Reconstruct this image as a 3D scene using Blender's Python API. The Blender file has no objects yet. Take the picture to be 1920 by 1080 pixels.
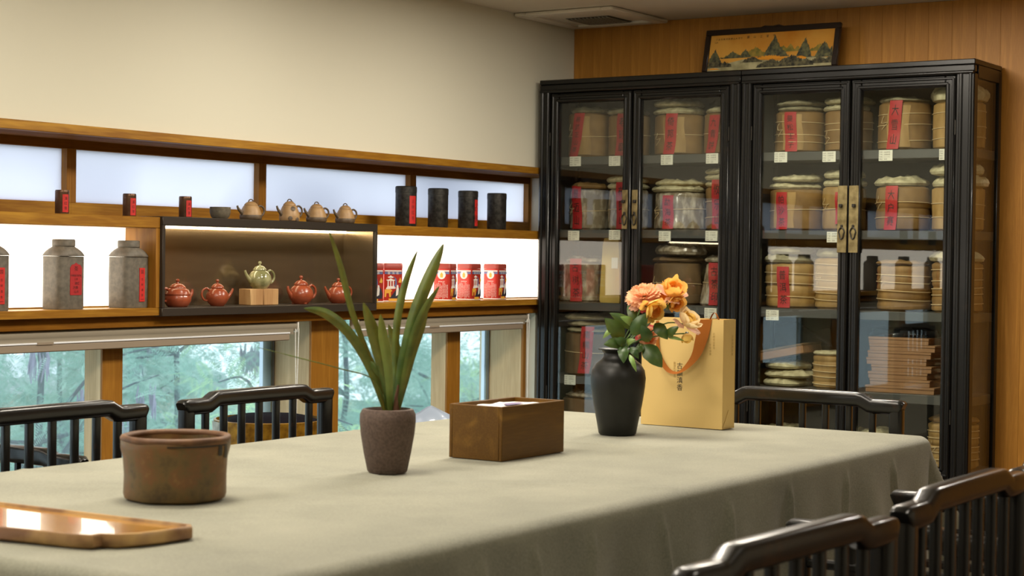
import bpy, math, random
from mathutils import Vector, Matrix, Quaternion
import numpy as np

sc = bpy.context.scene
COL = sc.collection
PI = math.pi

# ------------------------------------------------------------------ camera
cam_data = bpy.data.cameras.new('camera')
cam = bpy.data.objects.new('camera', cam_data)
COL.objects.link(cam)
CF = Vector((0.83528043, 0.54954047, -0.01766001))
CR = Vector((0.54977584, -0.83520192, 0.01357512))
CU = Vector((0.00728959, 0.02104808, 0.99975189))
cam.matrix_world = Matrix(((CR.x, CU.x, -CF.x, 0.0),
                           (CR.y, CU.y, -CF.y, 0.0),
                           (CR.z, CU.z, -CF.z, 1.25),
                           (0, 0, 0, 1)))
cam_data.sensor_width = 36.0
cam_data.lens = 36.0 * 3323.53 / 1920.0
cam_data.clip_start = 0.05
cam_data.clip_end = 300
cam_data.dof.use_dof = True
cam_data.dof.focus_distance = 6.0
cam_data.dof.aperture_fstop = 7.0
sc.camera = cam

# ------------------------------------------------------------------ world, exposure
world = bpy.data.worlds.new('overcast_sky')
sc.world = world
world.use_nodes = True
bg = world.node_tree.nodes['Background']
bg.inputs[0].default_value = (0.90, 0.95, 1.0, 1)
bg.inputs[1].default_value = 2.5
sc.view_settings.view_transform = 'Standard'
sc.view_settings.look = 'None'
sc.view_settings.exposure = 0.0
sc.view_settings.gamma = 1.0
sc.view_settings.use_curve_mapping = False
sc.cycles.use_denoising = True
sc.cycles.max_bounces = 10
sc.cycles.transparent_max_bounces = 24
sc.cycles.sample_clamp_indirect = 8.0
PANEL_POWER = 30.0      # unseen ceiling panels, added for ambient light
DOWN_POWER = 5.0        # wall-side downlights
NICHE_GLOW = 3.4        # white niche back, glowing in place of LED strips
STRIP_GLOW = 22.0       # strip in the steel display box

# ------------------------------------------------------------------ materials
MATS = {}
def newmat(name):
    m = bpy.data.materials.new(name)
    m.use_nodes = True
    nt = m.node_tree
    b = nt.nodes['Principled BSDF']
    MATS[name] = m
    return m, nt, b
def setp(b, **k):
    for n, v in k.items():
        n = {'rough': 'Roughness', 'metal': 'Metallic', 'spec': 'Specular IOR Level', 'coat': 'Coat Weight',
             'coatr': 'Coat Roughness', 'sheen': 'Sheen Weight', 'sub': 'Subsurface Weight', 'trans': 'Transmission Weight', 'ior': 'IOR'}[n]
        b.inputs[n].default_value = v
def node(nt, t, **k):
    n = nt.nodes.new(t)
    for a, v in k.items():
        setattr(n, a, v)
    return n
def ramp(nt, stops):
    r = node(nt, 'ShaderNodeValToRGB')
    el = r.color_ramp.elements
    while len(el) < len(stops):
        el.new(0.5)
    for e, (p, c) in zip(el, stops):
        e.position = p
        e.color = (*c, 1)
    return r
def coords(nt, scale=(1, 1, 1), kind='Object', rot=(0, 0, 0)):
    tc = node(nt, 'ShaderNodeTexCoord')
    mp = node(nt, 'ShaderNodeMapping')
    mp.inputs['Scale'].default_value = scale
    mp.inputs['Rotation'].default_value = rot
    nt.links.new(tc.outputs[kind], mp.inputs['Vector'])
    return mp.outputs['Vector']
def bump(nt, b, src, strength=0.2, dist=0.002):
    bp = node(nt, 'ShaderNodeBump')
    bp.inputs['Strength'].default_value = strength
    bp.inputs['Distance'].default_value = dist
    nt.links.new(src, bp.inputs['Height'])
    nt.links.new(bp.outputs['Normal'], b.inputs['Normal'])
def plain(name, col, rough=0.5, **k):
    m, nt, b = newmat(name)
    b.inputs['Base Color'].default_value = (*col, 1)
    setp(b, rough=rough, **k)
    return m
def mottled(name, c1, c2, scale=20, rough=0.5, stretch=(1, 1, 1), bumps=0.0, lo=0.35, hi=0.65, detail=4, kind='Object', **k):
    m, nt, b = newmat(name)
    v = coords(nt, stretch, kind)
    n = node(nt, 'ShaderNodeTexNoise')
    n.inputs['Scale'].default_value = scale
    n.inputs['Detail'].default_value = detail
    nt.links.new(v, n.inputs['Vector'])
    r = ramp(nt, [(lo, c1), (hi, c2)])
    nt.links.new(n.outputs['Fac'], r.inputs[0])
    nt.links.new(r.outputs[0], b.inputs['Base Color'])
    setp(b, rough=rough, **k)
    if bumps:
        bump(nt, b, n.outputs['Fac'], bumps)
    return m
def wood(name, c1, c2, along='X', scale=14.0, rough=0.45, bumps=0.08, **k):
    """long grain: noise squeezed along one axis, plus fine pores"""
    m, nt, b = newmat(name)
    s = {'X': (0.08, 1, 1), 'Y': (1, 0.08, 1), 'Z': (1, 1, 0.06)}[along]
    v = coords(nt, s)
    n1 = node(nt, 'ShaderNodeTexNoise')
    n1.inputs['Scale'].default_value = scale
    n1.inputs['Detail'].default_value = 3
    n1.inputs['Distortion'].default_value = 0.9
    nt.links.new(v, n1.inputs['Vector'])
    w = node(nt, 'ShaderNodeMath', operation='MULTIPLY')
    w.inputs[1].default_value = 9.0
    nt.links.new(n1.outputs['Fac'], w.inputs[0])
    sn = node(nt, 'ShaderNodeMath', operation='SINE')
    nt.links.new(w.outputs[0], sn.inputs[0])
    n2 = node(nt, 'ShaderNodeTexNoise')
    n2.inputs['Scale'].default_value = scale * 14
    n2.inputs['Detail'].default_value = 2
    nt.links.new(v, n2.inputs['Vector'])
    a = node(nt, 'ShaderNodeMath', operation='MULTIPLY_ADD')
    a.inputs[1].default_value = 0.30
    a.inputs[2].default_value = 0.25
    nt.links.new(sn.outputs[0], a.inputs[0])
    ad = node(nt, 'ShaderNodeMath', operation='MULTIPLY_ADD')
    ad.inputs[1].default_value = 0.55
    nt.links.new(n2.outputs['Fac'], ad.inputs[0])
    nt.links.new(a.outputs[0], ad.inputs[2])
    r = ramp(nt, [(0.2, c1), (0.85, c2)])
    nt.links.new(ad.outputs[0], r.inputs[0])
    nt.links.new(r.outputs[0], b.inputs['Base Color'])
    setp(b, rough=rough, **k)
    bump(nt, b, ad.outputs[0], bumps, 0.001)
    return m
def thin_glass(name, tint, rough=0.0, haze_veil=0.0, ior=1.5):
    m = bpy.data.materials.new(name)
    m.use_nodes = True
    nt = m.node_tree
    nt.nodes.remove(nt.nodes['Principled BSDF'])
    out = nt.nodes['Material Output']
    t = node(nt, 'ShaderNodeBsdfTransparent')
    t.inputs[0].default_value = (*tint, 1)
    g = node(nt, 'ShaderNodeBsdfGlossy')
    g.inputs['Roughness'].default_value = rough
    lw = node(nt, 'ShaderNodeLayerWeight')
    lw.inputs['Blend'].default_value = 0.5
    pw5 = node(nt, 'ShaderNodeMath', operation='POWER')
    pw5.inputs[1].default_value = 5.0
    nt.links.new(lw.outputs['Facing'], pw5.inputs[0])
    fr = node(nt, 'ShaderNodeMath', operation='MULTIPLY_ADD')
    fr.inputs[1].default_value = 0.955
    fr.inputs[2].default_value = 0.045
    nt.links.new(pw5.outputs[0], fr.inputs[0])
    mx = node(nt, 'ShaderNodeMixShader')
    nt.links.new(fr.outputs[0], mx.inputs[0])
    nt.links.new(t.outputs[0], mx.inputs[1])
    nt.links.new(g.outputs[0], mx.inputs[2])
    last = mx
    if haze_veil:  # translucent veil that imitates haze seen through the pane
        d = node(nt, 'ShaderNodeBsdfTranslucent')
        d.inputs[0].default_value = (0.8, 0.9, 0.97, 1)
        m2 = node(nt, 'ShaderNodeMixShader')
        m2.inputs[0].default_value = haze_veil
        nt.links.new(mx.outputs[0], m2.inputs[1])
        nt.links.new(d.outputs[0], m2.inputs[2])
        last = m2
    nt.links.new(last.outputs[0], out.inputs[0])
    MATS[name] = m
    return m
def emit(name, col, strength):
    m, nt, b = newmat(name)
    b.inputs['Base Color'].default_value = (*col, 1)
    b.inputs['Emission Color'].default_value = (*col, 1)
    b.inputs['Emission Strength'].default_value = strength
    return m

plain('cream_paint', (0.70, 0.675, 0.545), 0.85)
plain('ceiling_paint', (0.70, 0.66, 0.56), 0.9)
plain('white_plastic', (0.75, 0.72, 0.64), 0.5)
plain('grille_dark', (0.12, 0.11, 0.09), 0.7)
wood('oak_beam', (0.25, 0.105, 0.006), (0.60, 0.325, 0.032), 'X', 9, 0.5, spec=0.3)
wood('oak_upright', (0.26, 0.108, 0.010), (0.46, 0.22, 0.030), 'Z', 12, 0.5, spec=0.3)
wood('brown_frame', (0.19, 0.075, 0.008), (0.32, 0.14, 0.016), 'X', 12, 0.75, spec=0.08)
wood('window_lit_reveal', (0.46, 0.34, 0.18), (0.70, 0.56, 0.34), 'Z', 10, 0.6)  # wood of the reveals painted paler for the window light on them
wood('wall_veneer', (0.42, 0.185, 0.028), (0.62, 0.295, 0.052), 'Z', 30, 0.45, spec=0.3)
wood('floor_wood', (0.10, 0.055, 0.03), (0.17, 0.10, 0.055), 'X', 8, 0.35)
# black lacquer with brown wear
def lacquer(name, c1, c2, rough, coat):
    m, nt, b = newmat(name)
    v = coords(nt)
    n = node(nt, 'ShaderNodeTexNoise')
    n.inputs['Scale'].default_value = 9
    n.inputs['Detail'].default_value = 8
    n.inputs['Roughness'].default_value = 0.7
    nt.links.new(v, n.inputs['Vector'])
    r = ramp(nt, [(0.0, c1), (0.60, c1), (0.78, c2)])
    nt.links.new(n.outputs['Fac'], r.inputs[0])
    nt.links.new(r.outputs[0], b.inputs['Base Color'])
    setp(b, rough=rough, coat=coat, coatr=0.12, spec=0.32)
    bump(nt, b, n.outputs['Fac'], 0.08, 0.002)
    return m
lacquer('chair_lacquer', (0.0050, 0.0046, 0.0042), (0.05, 0.020, 0.008), 0.30, 0.35)
lacquer('cabinet_lacquer', (0.0055, 0.0052, 0.0046), (0.02, 0.014, 0.009), 0.30, 0.12)
plain('cabinet_inside', (0.040, 0.039, 0.033), 0.6)
plain('shelf_edge', (0.055, 0.055, 0.05), 0.45)
mottled('old_brass', (0.16, 0.12, 0.05), (0.30, 0.24, 0.11), 30, 0.45, metal=0.75)
plain('dark_iron', (0.03, 0.026, 0.02), 0.5, metal=0.6)
thin_glass('cabinet_glass', (0.93, 0.95, 0.93))
thin_glass('window_glass', (0.86, 0.95, 0.97), haze_veil=0.05)  # pale blue tint and veil put in for the haze outside
def frosted():
    m = bpy.data.materials.new('frosted_glass')
    m.use_nodes = True
    nt = m.node_tree
    nt.nodes.remove(nt.nodes['Principled BSDF'])
    out = nt.nodes['Material Output']
    t = node(nt, 'ShaderNodeBsdfTranslucent')
    v = coords(nt, (1.2, 1, 1.6))
    n = node(nt, 'ShaderNodeTexNoise')
    n.inputs['Scale'].default_value = 1.1
    n.inputs['Detail'].default_value = 1
    nt.links.new(v, n.inputs['Vector'])
    r = ramp(nt, [(0.3, (0.58, 0.59, 0.66)), (0.6, (0.80, 0.81, 0.88))])
    nt.links.new(n.outputs['Fac'], r.inputs[0])
    nt.links.new(r.outputs[0], t.inputs[0])
    g = node(nt, 'ShaderNodeBsdfGlossy')
    g.inputs['Roughness'].default_value = 0.35
    mx = node(nt, 'ShaderNodeMixShader')
    mx.inputs[0].default_value = 0.04
    nt.links.new(t.outputs[0], mx.inputs[1])
    nt.links.new(g.outputs[0], mx.inputs[2])
    nt.links.new(mx.outputs[0], out.inputs[0])
    MATS['frosted_glass'] = m
frosted()
emit('glowing_niche_back', (1.0, 0.93, 0.80), NICHE_GLOW)  # plain white panel made to glow, standing in for strip lighting
emit('light_strip', (1.0, 0.84, 0.55), STRIP_GLOW)
emit('lamp_lens', (1.0, 0.90, 0.74), 3.0)
# steel of the display box
def steel():
    m, nt, b = newmat('dark_steel')
    v = coords(nt, (0.4, 1, 6))
    n = node(nt, 'ShaderNodeTexNoise')
    n.inputs['Scale'].default_value = 9
    n.inputs['Detail'].default_value = 6
    nt.links.new(v, n.inputs['Vector'])
    r = ramp(nt, [(0.3, (0.225, 0.165, 0.10)), (0.7, (0.265, 0.20, 0.125))])
    nt.links.new(n.outputs['Fac'], r.inputs[0])
    nt.links.new(r.outputs[0], b.inputs['Base Color'])
    setp(b, rough=0.20, metal=0.75)
    bump(nt, b, n.outputs['Fac'], 0.015, 0.001)
steel()
plain('steel_edge', (0.045, 0.036, 0.028), 0.42, metal=0.4)
# table cloth
def cloth():
    m, nt, b = newmat('table_linen')
    v = coords(nt)
    n = node(nt, 'ShaderNodeTexNoise')
    n.inputs['Scale'].default_value = 230
    n.inputs['Detail'].default_value = 3
    nt.links.new(v, n.inputs['Vector'])
    n2 = node(nt, 'ShaderNodeTexNoise')
    n2.inputs['Scale'].default_value = 6
    n2.inputs['Detail'].default_value = 5
    nt.links.new(v, n2.inputs['Vector'])
    r = ramp(nt, [(0.25, (0.150, 0.153, 0.108)), (0.75, (0.335, 0.326, 0.240))])
    mx = node(nt, 'ShaderNodeMath', operation='MULTIPLY_ADD')
    mx.inputs[1].default_value = 0.55
    nt.links.new(n.outputs['Fac'], mx.inputs[0])
    m3 = node(nt, 'ShaderNodeMath', operation='MULTIPLY')
    m3.inputs[1].default_value = 0.45
    nt.links.new(n2.outputs['Fac'], m3.inputs[0])
    nt.links.new(m3.outputs[0], mx.inputs[2])
    nt.links.new(mx.outputs[0], r.inputs[0])
    nt.links.new(r.outputs[0], b.inputs['Base Color'])
    setp(b, rough=0.9, sheen=0.25)
    bump(nt, b, n.outputs['Fac'], 0.35, 0.0015)
cloth()
wood('box_walnut', (0.105, 0.048, 0.006), (0.195, 0.098, 0.014), 'X', 14, 0.42, spec=0.22)
plain('box_lining', (0.55, 0.47, 0.36), 0.7)
plain('tissue_paper', (0.80, 0.79, 0.77), 0.7)
plain('violet_print', (0.17, 0.13, 0.26), 0.6)
mottled('purple_clay', (0.072, 0.045, 0.034), (0.115, 0.075, 0.056), 160, 0.75, bumps=0.15)
mottled('soil', (0.03, 0.02, 0.013), (0.07, 0.05, 0.035), 90, 0.95, bumps=0.5)
def leafmat(name, c1, c2, along=(30, 30, 0.6), rough=0.42):
    m, nt, b = newmat(name)
    v = coords(nt, (1, 1, 1))
    n = node(nt, 'ShaderNodeTexNoise')
    n.inputs['Scale'].default_value = 25
    nt.links.new(v, n.inputs['Vector'])
    r = ramp(nt, [(0.3, c1), (0.7, c2)])
    nt.links.new(n.outputs['Fac'], r.inputs[0])
    nt.links.new(r.outputs[0], b.inputs['Base Color'])
    setp(b, rough=rough, sub=0.05)
    return m
leafmat('orchid_leaf', (0.030, 0.062, 0.008), (0.075, 0.125, 0.016))
leafmat('orchid_leaf_pale', (0.10, 0.16, 0.025), (0.17, 0.23, 0.045))
leafmat('rose_leaf', (0.016, 0.050, 0.007), (0.048, 0.105, 0.016))
leafmat('rose_leaf_pale', (0.14, 0.26, 0.05), (0.22, 0.35, 0.09))
plain('rose_stem', (0.09, 0.16, 0.04), 0.5)
plain('dry_stem', (0.12, 0.05, 0.02), 0.7)
mottled('black_glaze', (0.007, 0.007, 0.006), (0.013, 0.013, 0.011), 14, 0.42, spec=0.35)
# rough brown bowl
m, nt, b = newmat('bowl_clay')
n = node(nt, 'ShaderNodeTexNoise')
n.inputs['Scale'].default_value = 15
n.inputs['Detail'].default_value = 9
n.inputs['Roughness'].default_value = 0.62
nt.links.new(coords(nt), n.inputs['Vector'])
r = ramp(nt, [(0.30, (0.040, 0.024, 0.010)), (0.46, (0.130, 0.080, 0.022)), (0.56, (0.165, 0.072, 0.020)), (0.70, (0.235, 0.150, 0.045))])
nt.links.new(n.outputs['Fac'], r.inputs[0])
nt.links.new(r.outputs[0], b.inputs['Base Color'])
setp(b, rough=0.55, coat=0.08)
bump(nt, b, n.outputs['Fac'], 0.4, 0.003)
mottled('bowl_rim', (0.085, 0.035, 0.012), (0.165, 0.075, 0.027), 24, 0.6, bumps=0.2)
plain('bowl_glaze_drip', (0.022, 0.016, 0.010), 0.4)
wood('board_wood', (0.36, 0.155, 0.022), (0.62, 0.35, 0.075), 'Y', 9, 0.16, coat=0.6)
mottled('board_bark', (0.20, 0.095, 0.04), (0.52, 0.32, 0.12), 14, 0.45, bumps=0.3)
plain('kraft_bag', (0.70, 0.49, 0.175), 0.62)
plain('bag_inside', (0.62, 0.46, 0.27), 0.8)
plain('ribbon', (0.29, 0.090, 0.013), 0.7, spec=0.1)
plain('ink', (0.018, 0.012, 0.008), 0.7)
plain('ink_gold', (0.42, 0.27, 0.07), 0.6)
plain('ink_red_dark', (0.09, 0.010, 0.008), 0.7)
plain('red_paper', (0.52, 0.016, 0.012), 0.6)
mottled('red_gold_fleck', (0.36, 0.010, 0.012), (0.62, 0.22, 0.10), 150, 0.6, lo=0.66, hi=0.74)
plain('card_white', (0.72, 0.70, 0.60), 0.7)
plain('ink_grey', (0.12, 0.11, 0.09), 0.8)
mottled('grey_clay', (0.10, 0.088, 0.068), (0.15, 0.13, 0.10), 60, 0.6, bumps=0.08)
mottled('black_tin', (0.016, 0.015, 0.013), (0.05, 0.047, 0.04), 60, 0.42, metal=0.5, bumps=0.1)
mottled('copper_tin', (0.085, 0.042, 0.022), (0.13, 0.066, 0.034), 30, 0.32, metal=0.6)
mottled('stone_cup', (0.10, 0.082, 0.055), (0.15, 0.125, 0.085), 70, 0.7)
mottled('red_clay', (0.26, 0.052, 0.020), (0.33, 0.072, 0.028), 30, 0.26, coat=0.2)
mottled('tan_clay', (0.34, 0.20, 0.085), (0.42, 0.26, 0.115), 40, 0.45)
mottled('brown_clay', (0.075, 0.048, 0.026), (0.12, 0.08, 0.045), 60, 0.5)
mottled('green_glaze', (0.15, 0.15, 0.055), (0.44, 0.42, 0.22), 24, 0.14, coat=0.6)
wood('block_wood', (0.38, 0.20, 0.075), (0.62, 0.40, 0.18), 'Z', 20, 0.6)
plain('tin_red', (0.47, 0.035, 0.022), 0.3, metal=0.25)
plain('tin_blue', (0.10, 0.15, 0.33), 0.4)
plain('tin_white', (0.80, 0.77, 0.72), 0.45)
plain('tin_gold', (0.75, 0.40, 0.05), 0.4)
plain('tin_dark', (0.02, 0.02, 0.035), 0.4)
plain('tin_maroon', (0.33, 0.045, 0.032), 0.35, metal=0.1)
mottled('bamboo_wrap', (0.16, 0.082, 0.020), (0.31, 0.175, 0.055), 14, 0.65, stretch=(1, 1, 0.35), bumps=0.3)
mottled('kraft_wrap', (0.17, 0.092, 0.026), (0.27, 0.155, 0.052), 12, 0.7, bumps=0.25)
mottled('leaf_wrap', (0.24, 0.135, 0.036), (0.40, 0.25, 0.085), 16, 0.6, stretch=(1, 1, 0.4), bumps=0.3)
mottled('film_wrap', (0.20, 0.155, 0.10), (0.55, 0.48, 0.36), 34, 0.22, stretch=(1, 1, 0.5), bumps=0.7, lo=0.45, hi=0.72, coat=0.6)
mottled('dark_wrap', (0.10, 0.058, 0.022), (0.17, 0.10, 0.042), 12, 0.7, bumps=0.25)
mottled('pale_paper', (0.34, 0.30, 0.17), (0.54, 0.48, 0.30), 40, 0.75, bumps=0.3)
mottled('grey_paper', (0.21, 0.18, 0.105), (0.36, 0.32, 0.20), 30, 0.75, bumps=0.3)
plain('yellow_packet', (0.55, 0.40, 0.10), 0.55)
plain('tie_cord', (0.60, 0.45, 0.24), 0.8)
wood('slim_box', (0.25, 0.125, 0.05), (0.37, 0.20, 0.09), 'Y', 16, 0.55)
plain('dark_plastic', (0.018, 0.02, 0.022), 0.25)
plain('blue_film', (0.30, 0.36, 0.46), 0.3, coat=0.4)
mottled('gold_leaf', (0.17, 0.078, 0.004), (0.38, 0.20, 0.014), 34, 0.42, metal=0.55, bumps=0.4)
mottled('silver_leaf', (0.32, 0.30, 0.26), (0.52, 0.49, 0.43), 34, 0.45, metal=0.3, bumps=0.4)
plain('planter_inside', (0.008, 0.007, 0.010), 1.0, spec=0.05)
plain('bead_frame', (0.72, 0.80, 0.95), 0.5)
plain('blind_fabric', (0.26, 0.225, 0.165), 0.85)
plain('blind_bar', (0.27, 0.215, 0.155), 0.6)
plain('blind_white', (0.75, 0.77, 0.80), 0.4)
plain('chain_white', (0.78, 0.76, 0.70), 0.5)
# outside
def through_light(name, c1, c2, scale, frac=0.5):
    """thin leaf or petal: part of the light passes through"""
    m, nt, b = newmat(name)
    v = coords(nt)
    n = node(nt, 'ShaderNodeTexNoise')
    n.inputs['Scale'].default_value = scale
    n.inputs['Detail'].default_value = 3
    nt.links.new(v, n.inputs['Vector'])
    r = ramp(nt, [(0.35, c1), (0.65, c2)])
    nt.links.new(n.outputs['Fac'], r.inputs[0])
    nt.links.new(r.outputs[0], b.inputs['Base Color'])
    setp(b, rough=0.6, spec=0.2)
    t = node(nt, 'ShaderNodeBsdfTranslucent')
    nt.links.new(r.outputs[0], t.inputs[0])
    mx = node(nt, 'ShaderNodeMixShader')
    mx.inputs[0].default_value = frac
    nt.links.new(b.outputs[0], mx.inputs[1])
    nt.links.new(t.outputs[0], mx.inputs[2])
    nt.links.new(mx.outputs[0], nt.nodes['Material Output'].inputs[0])
through_light('acacia_leaf', (0.20, 0.38, 0.31), (0.46, 0.63, 0.53), 1.9)
through_light('acacia_leaf_light', (0.36, 0.58, 0.25), (0.56, 0.74, 0.40), 1.2)
for nm, col in (('petal_peach', (0.94, 0.57, 0.34)), ('petal_orange', (0.93, 0.47, 0.09)), ('petal_amber', (0.95, 0.58, 0.15)), ('petal_yellow', (0.95, 0.68, 0.19)), ('petal_cream', (0.96, 0.78, 0.46)), ('petal_pink', (0.82, 0.15, 0.16)), ('petal_blush', (0.92, 0.56, 0.40))):
    through_light(nm, tuple(c * .93 for c in col), col, 60, 0.42)
plain('seed_pod', (0.24, 0.21, 0.29), 0.8)
plain('bark', (0.055, 0.075, 0.085), 0.9)
plain('far_wall', (0.62, 0.60, 0.50), 0.8)
plain('far_yellow', (0.60, 0.47, 0.20), 0.8)
plain('far_roof', (0.45, 0.47, 0.48), 0.7)
plain('far_pane', (0.06, 0.08, 0.10), 0.15)
mottled('ground_green', (0.10, 0.17, 0.10), (0.2, 0.27, 0.17), 0.6, 0.9)
# painting
mottled('paint_sky', (0.52, 0.20, 0.018), (0.66, 0.34, 0.06), 5, 0.3)
mottled('paint_far', (0.16, 0.15, 0.035), (0.36, 0.25, 0.05), 40, 0.3)
mottled('paint_mid', (0.035, 0.042, 0.035), (0.17, 0.165, 0.075), 55, 0.3)
mottled('paint_near', (0.018, 0.02, 0.02), (0.15, 0.135, 0.07), 70, 0.3)
plain('paint_glow', (0.72, 0.30, 0.03), 0.25)
mottled('paint_water', (0.24, 0.22, 0.11), (0.46, 0.42, 0.24), 18, 0.3)
plain('frame_dark', (0.016, 0.009, 0.006), 0.35)

# ------------------------------------------------------------------ mesh helpers
class MB:
    def __init__(self):
        self.v = []; self.f = []; self.mi = []; self.cur = 0
    def add(self, vs, fs):
        o = len(self.v)
        self.v.extend([tuple(p) for p in vs])
        self.f.extend([tuple(i + o for i in q) for q in fs])
        self.mi.extend([self.cur] * len(fs))
        return self
    def box(self, c, s, bev=0.0, rot=None):
        hx, hy, hz = s[0] / 2, s[1] / 2, s[2] / 2
        if bev <= 0:
            vs = [(x, y, z) for x in (-hx, hx) for y in (-hy, hy) for z in (-hz, hz)]
            fs = [(0, 1, 3, 2), (4, 6, 7, 5), (0, 4, 5, 1), (2, 3, 7, 6), (0, 2, 6, 4), (1, 5, 7, 3)]
        else:
            b = min(bev, hx * .98, hy * .98, hz * .98)
            vs = []; idx = {}
            for sx in (-1, 1):
                for sy in (-1, 1):
                    for sz in (-1, 1):
                        for ax in range(3):
                            p = [sx * (hx - b), sy * (hy - b), sz * (hz - b)]
                            p[ax] = (sx * hx, sy * hy, sz * hz)[ax]
                            idx[(sx, sy, sz, ax)] = len(vs); vs.append(tuple(p))
            fs = []
            for ax in range(3):
                o1, o2 = [a for a in range(3) if a != ax]
                for sg in (-1, 1):
                    q = []
                    for a, bb in ((-1, -1), (1, -1), (1, 1), (-1, 1)):
                        k = [0, 0, 0]; k[ax] = sg; k[o1] = a; k[o2] = bb
                        q.append(idx[(*k, ax)])
                    fs.append(tuple(q))
            for ax in range(3):          # edges running along ax
                o1, o2 = [a for a in range(3) if a != ax]
                for a in (-1, 1):
                    for bb in (-1, 1):
                        q = []
                        for e, face in ((-1, o1), (1, o1), (1, o2), (-1, o2)):
                            k = [0, 0, 0]; k[ax] = e; k[o1] = a; k[o2] = bb
                            q.append(idx[(*k, face)])
                        fs.append(tuple(q))
            for sx in (-1, 1):
                for sy in (-1, 1):
                    for sz in (-1, 1):
                        fs.append(tuple(idx[(sx, sy, sz, ax)] for ax in range(3)))
        if rot is not None:
            vs = [tuple(rot @ Vector(p)) for p in vs]
        vs = [(p[0] + c[0], p[1] + c[1], p[2] + c[2]) for p in vs]
        return self.add(vs, fs)
    def span(self, x0, x1, y0, y1, z0, z1, bev=0.0):
        return self.box(((x0 + x1) / 2, (y0 + y1) / 2, (z0 + z1) / 2), (abs(x1 - x0), abs(y1 - y0), abs(z1 - z0)), bev)
    def lathe(self, prof, n=32, c=(0, 0, 0), rf=None, sx=1.0, sy=1.0):
        """prof: list of (r, z); r=0 ends become poles; rf(theta, z, r) may reshape the radius"""
        vs = []; fs = []; rows = []
        for (r, z) in prof:
            if r <= 1e-6:
                rows.append([len(vs)]); vs.append((c[0], c[1], c[2] + z))
            else:
                row = []
                for k in range(n):
                    t = 2 * PI * k / n
                    rr = rf(t, z, r) if rf else r
                    row.append(len(vs))
                    vs.append((c[0] + rr * math.cos(t) * sx, c[1] + rr * math.sin(t) * sy, c[2] + z))
                rows.append(row)
        for a, b in zip(rows[:-1], rows[1:]):
            if len(a) == 1 and len(b) == 1:
                continue
            for k in range(n):
                k2 = (k + 1) % n
                if len(a) == 1:
                    fs.append((a[0], b[k2], b[k]))
                elif len(b) == 1:
                    fs.append((a[k], a[k2], b[0]))
                else:
                    fs.append((a[k], a[k2], b[k2], b[k]))
        return self.add(vs, fs)
    def tube(self, pts, rad, n=10, up=(0, 0, 1), sq=1.0, flat=(1.0, 1.0), caps=True, closed=False):
        """swept section; flat scales (side, up), sq<1 squares the section"""
        P = [Vector(p) for p in pts]
        N = len(P)
        R = rad if isinstance(rad, (list, tuple)) else [rad] * N
        vs = []; fs = []
        prev_side = None
        for i in range(N):
            if closed:
                d = P[(i + 1) % N] - P[(i - 1) % N]
            else:
                d = P[min(i + 1, N - 1)] - P[max(i - 1, 0)]
            d.normalize()
            u = Vector(up)
            side = d.cross(u)
            if side.length < 1e-3:
                side = prev_side if prev_side is not None else d.cross(Vector((1, 0, 0.01)))
            side.normalize()
            if prev_side is not None and side.dot(prev_side) < 0:
                side = -side
            prev_side = side.copy()
            u = side.cross(d).normalized()
            for k in range(n):
                t = 2 * PI * (k + 0.5) / n
                ct, st = math.cos(t), math.sin(t)
                cx = math.copysign(abs(ct) ** sq, ct); sy_ = math.copysign(abs(st) ** sq, st)
                q = P[i] + side * (cx * R[i] * flat[0]) + u * (sy_ * R[i] * flat[1])
                vs.append(tuple(q))
        M = N if closed else N - 1
        for i in range(M):
            a = i * n; b = ((i + 1) % N) * n
            for k in range(n):
                k2 = (k + 1) % n
                fs.append((a + k, a + k2, b + k2, b + k))
        if caps and not closed:
            fs.append(tuple(range(n))[::-1])
            fs.append(tuple(range((N - 1) * n, N * n)))
        return self.add(vs, fs)
    def poly(self, pts, ex):
        """closed outline (3D points) extruded by vector ex"""
        n = len(pts); ex = Vector(ex)
        vs = [tuple(Vector(p)) for p in pts] + [tuple(Vector(p) + ex) for p in pts]
        fs = [tuple(range(n))[::-1], tuple(range(n, 2 * n))]
        for i in range(n):
            j = (i + 1) % n
            fs.append((i, j, n + j, n + i))
        return self.add(vs, fs)
    def grid(self, fn, nu, nv):
        vs = [fn(i / nu, j / nv) for j in range(nv + 1) for i in range(nu + 1)]
        fs = [(j * (nu + 1) + i, j * (nu + 1) + i + 1, (j + 1) * (nu + 1) + i + 1, (j + 1) * (nu + 1) + i) for j in range(nv) for i in range(nu)]
        return self.add(vs, fs)
    def mesh(self, name, mats, angle=38):
        me = bpy.data.meshes.new(name)
        me.from_pydata(self.v, [], self.f)
        if not isinstance(mats, (list, tuple)):
            mats = [mats]
        for m in mats:
            me.materials.append(MATS[m] if isinstance(m, str) else m)
        if len(mats) > 1:
            me.polygons.foreach_set('material_index', self.mi)
        me.polygons.foreach_set('use_smooth', [True] * len(me.polygons))
        me.update()
        import bmesh
        bm = bmesh.new(); bm.from_mesh(me)
        bmesh.ops.recalc_face_normals(bm, faces=bm.faces)
        bm.to_mesh(me); bm.free()
        me.set_sharp_from_angle(angle=math.radians(angle))
        return me
def link(name, me, parent=None, loc=(0, 0, 0), rot=(0, 0, 0), scale=(1, 1, 1)):
    o = bpy.data.objects.new(name, me)
    COL.objects.link(o)
    if parent is not None:
        o.parent = parent
    o.location = loc
    o.rotation_euler = rot
    o.scale = scale
    return o
def part(name, mb, mat, parent=None, loc=(0, 0, 0), rot=(0, 0, 0), angle=38):
    return link(name, mb.mesh(name, mat, angle), parent, loc, rot)
def tag(o, label, cat, group=None):
    o['label'] = label
    o['category'] = cat
    if group:
        o['group'] = group
    return o
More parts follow.
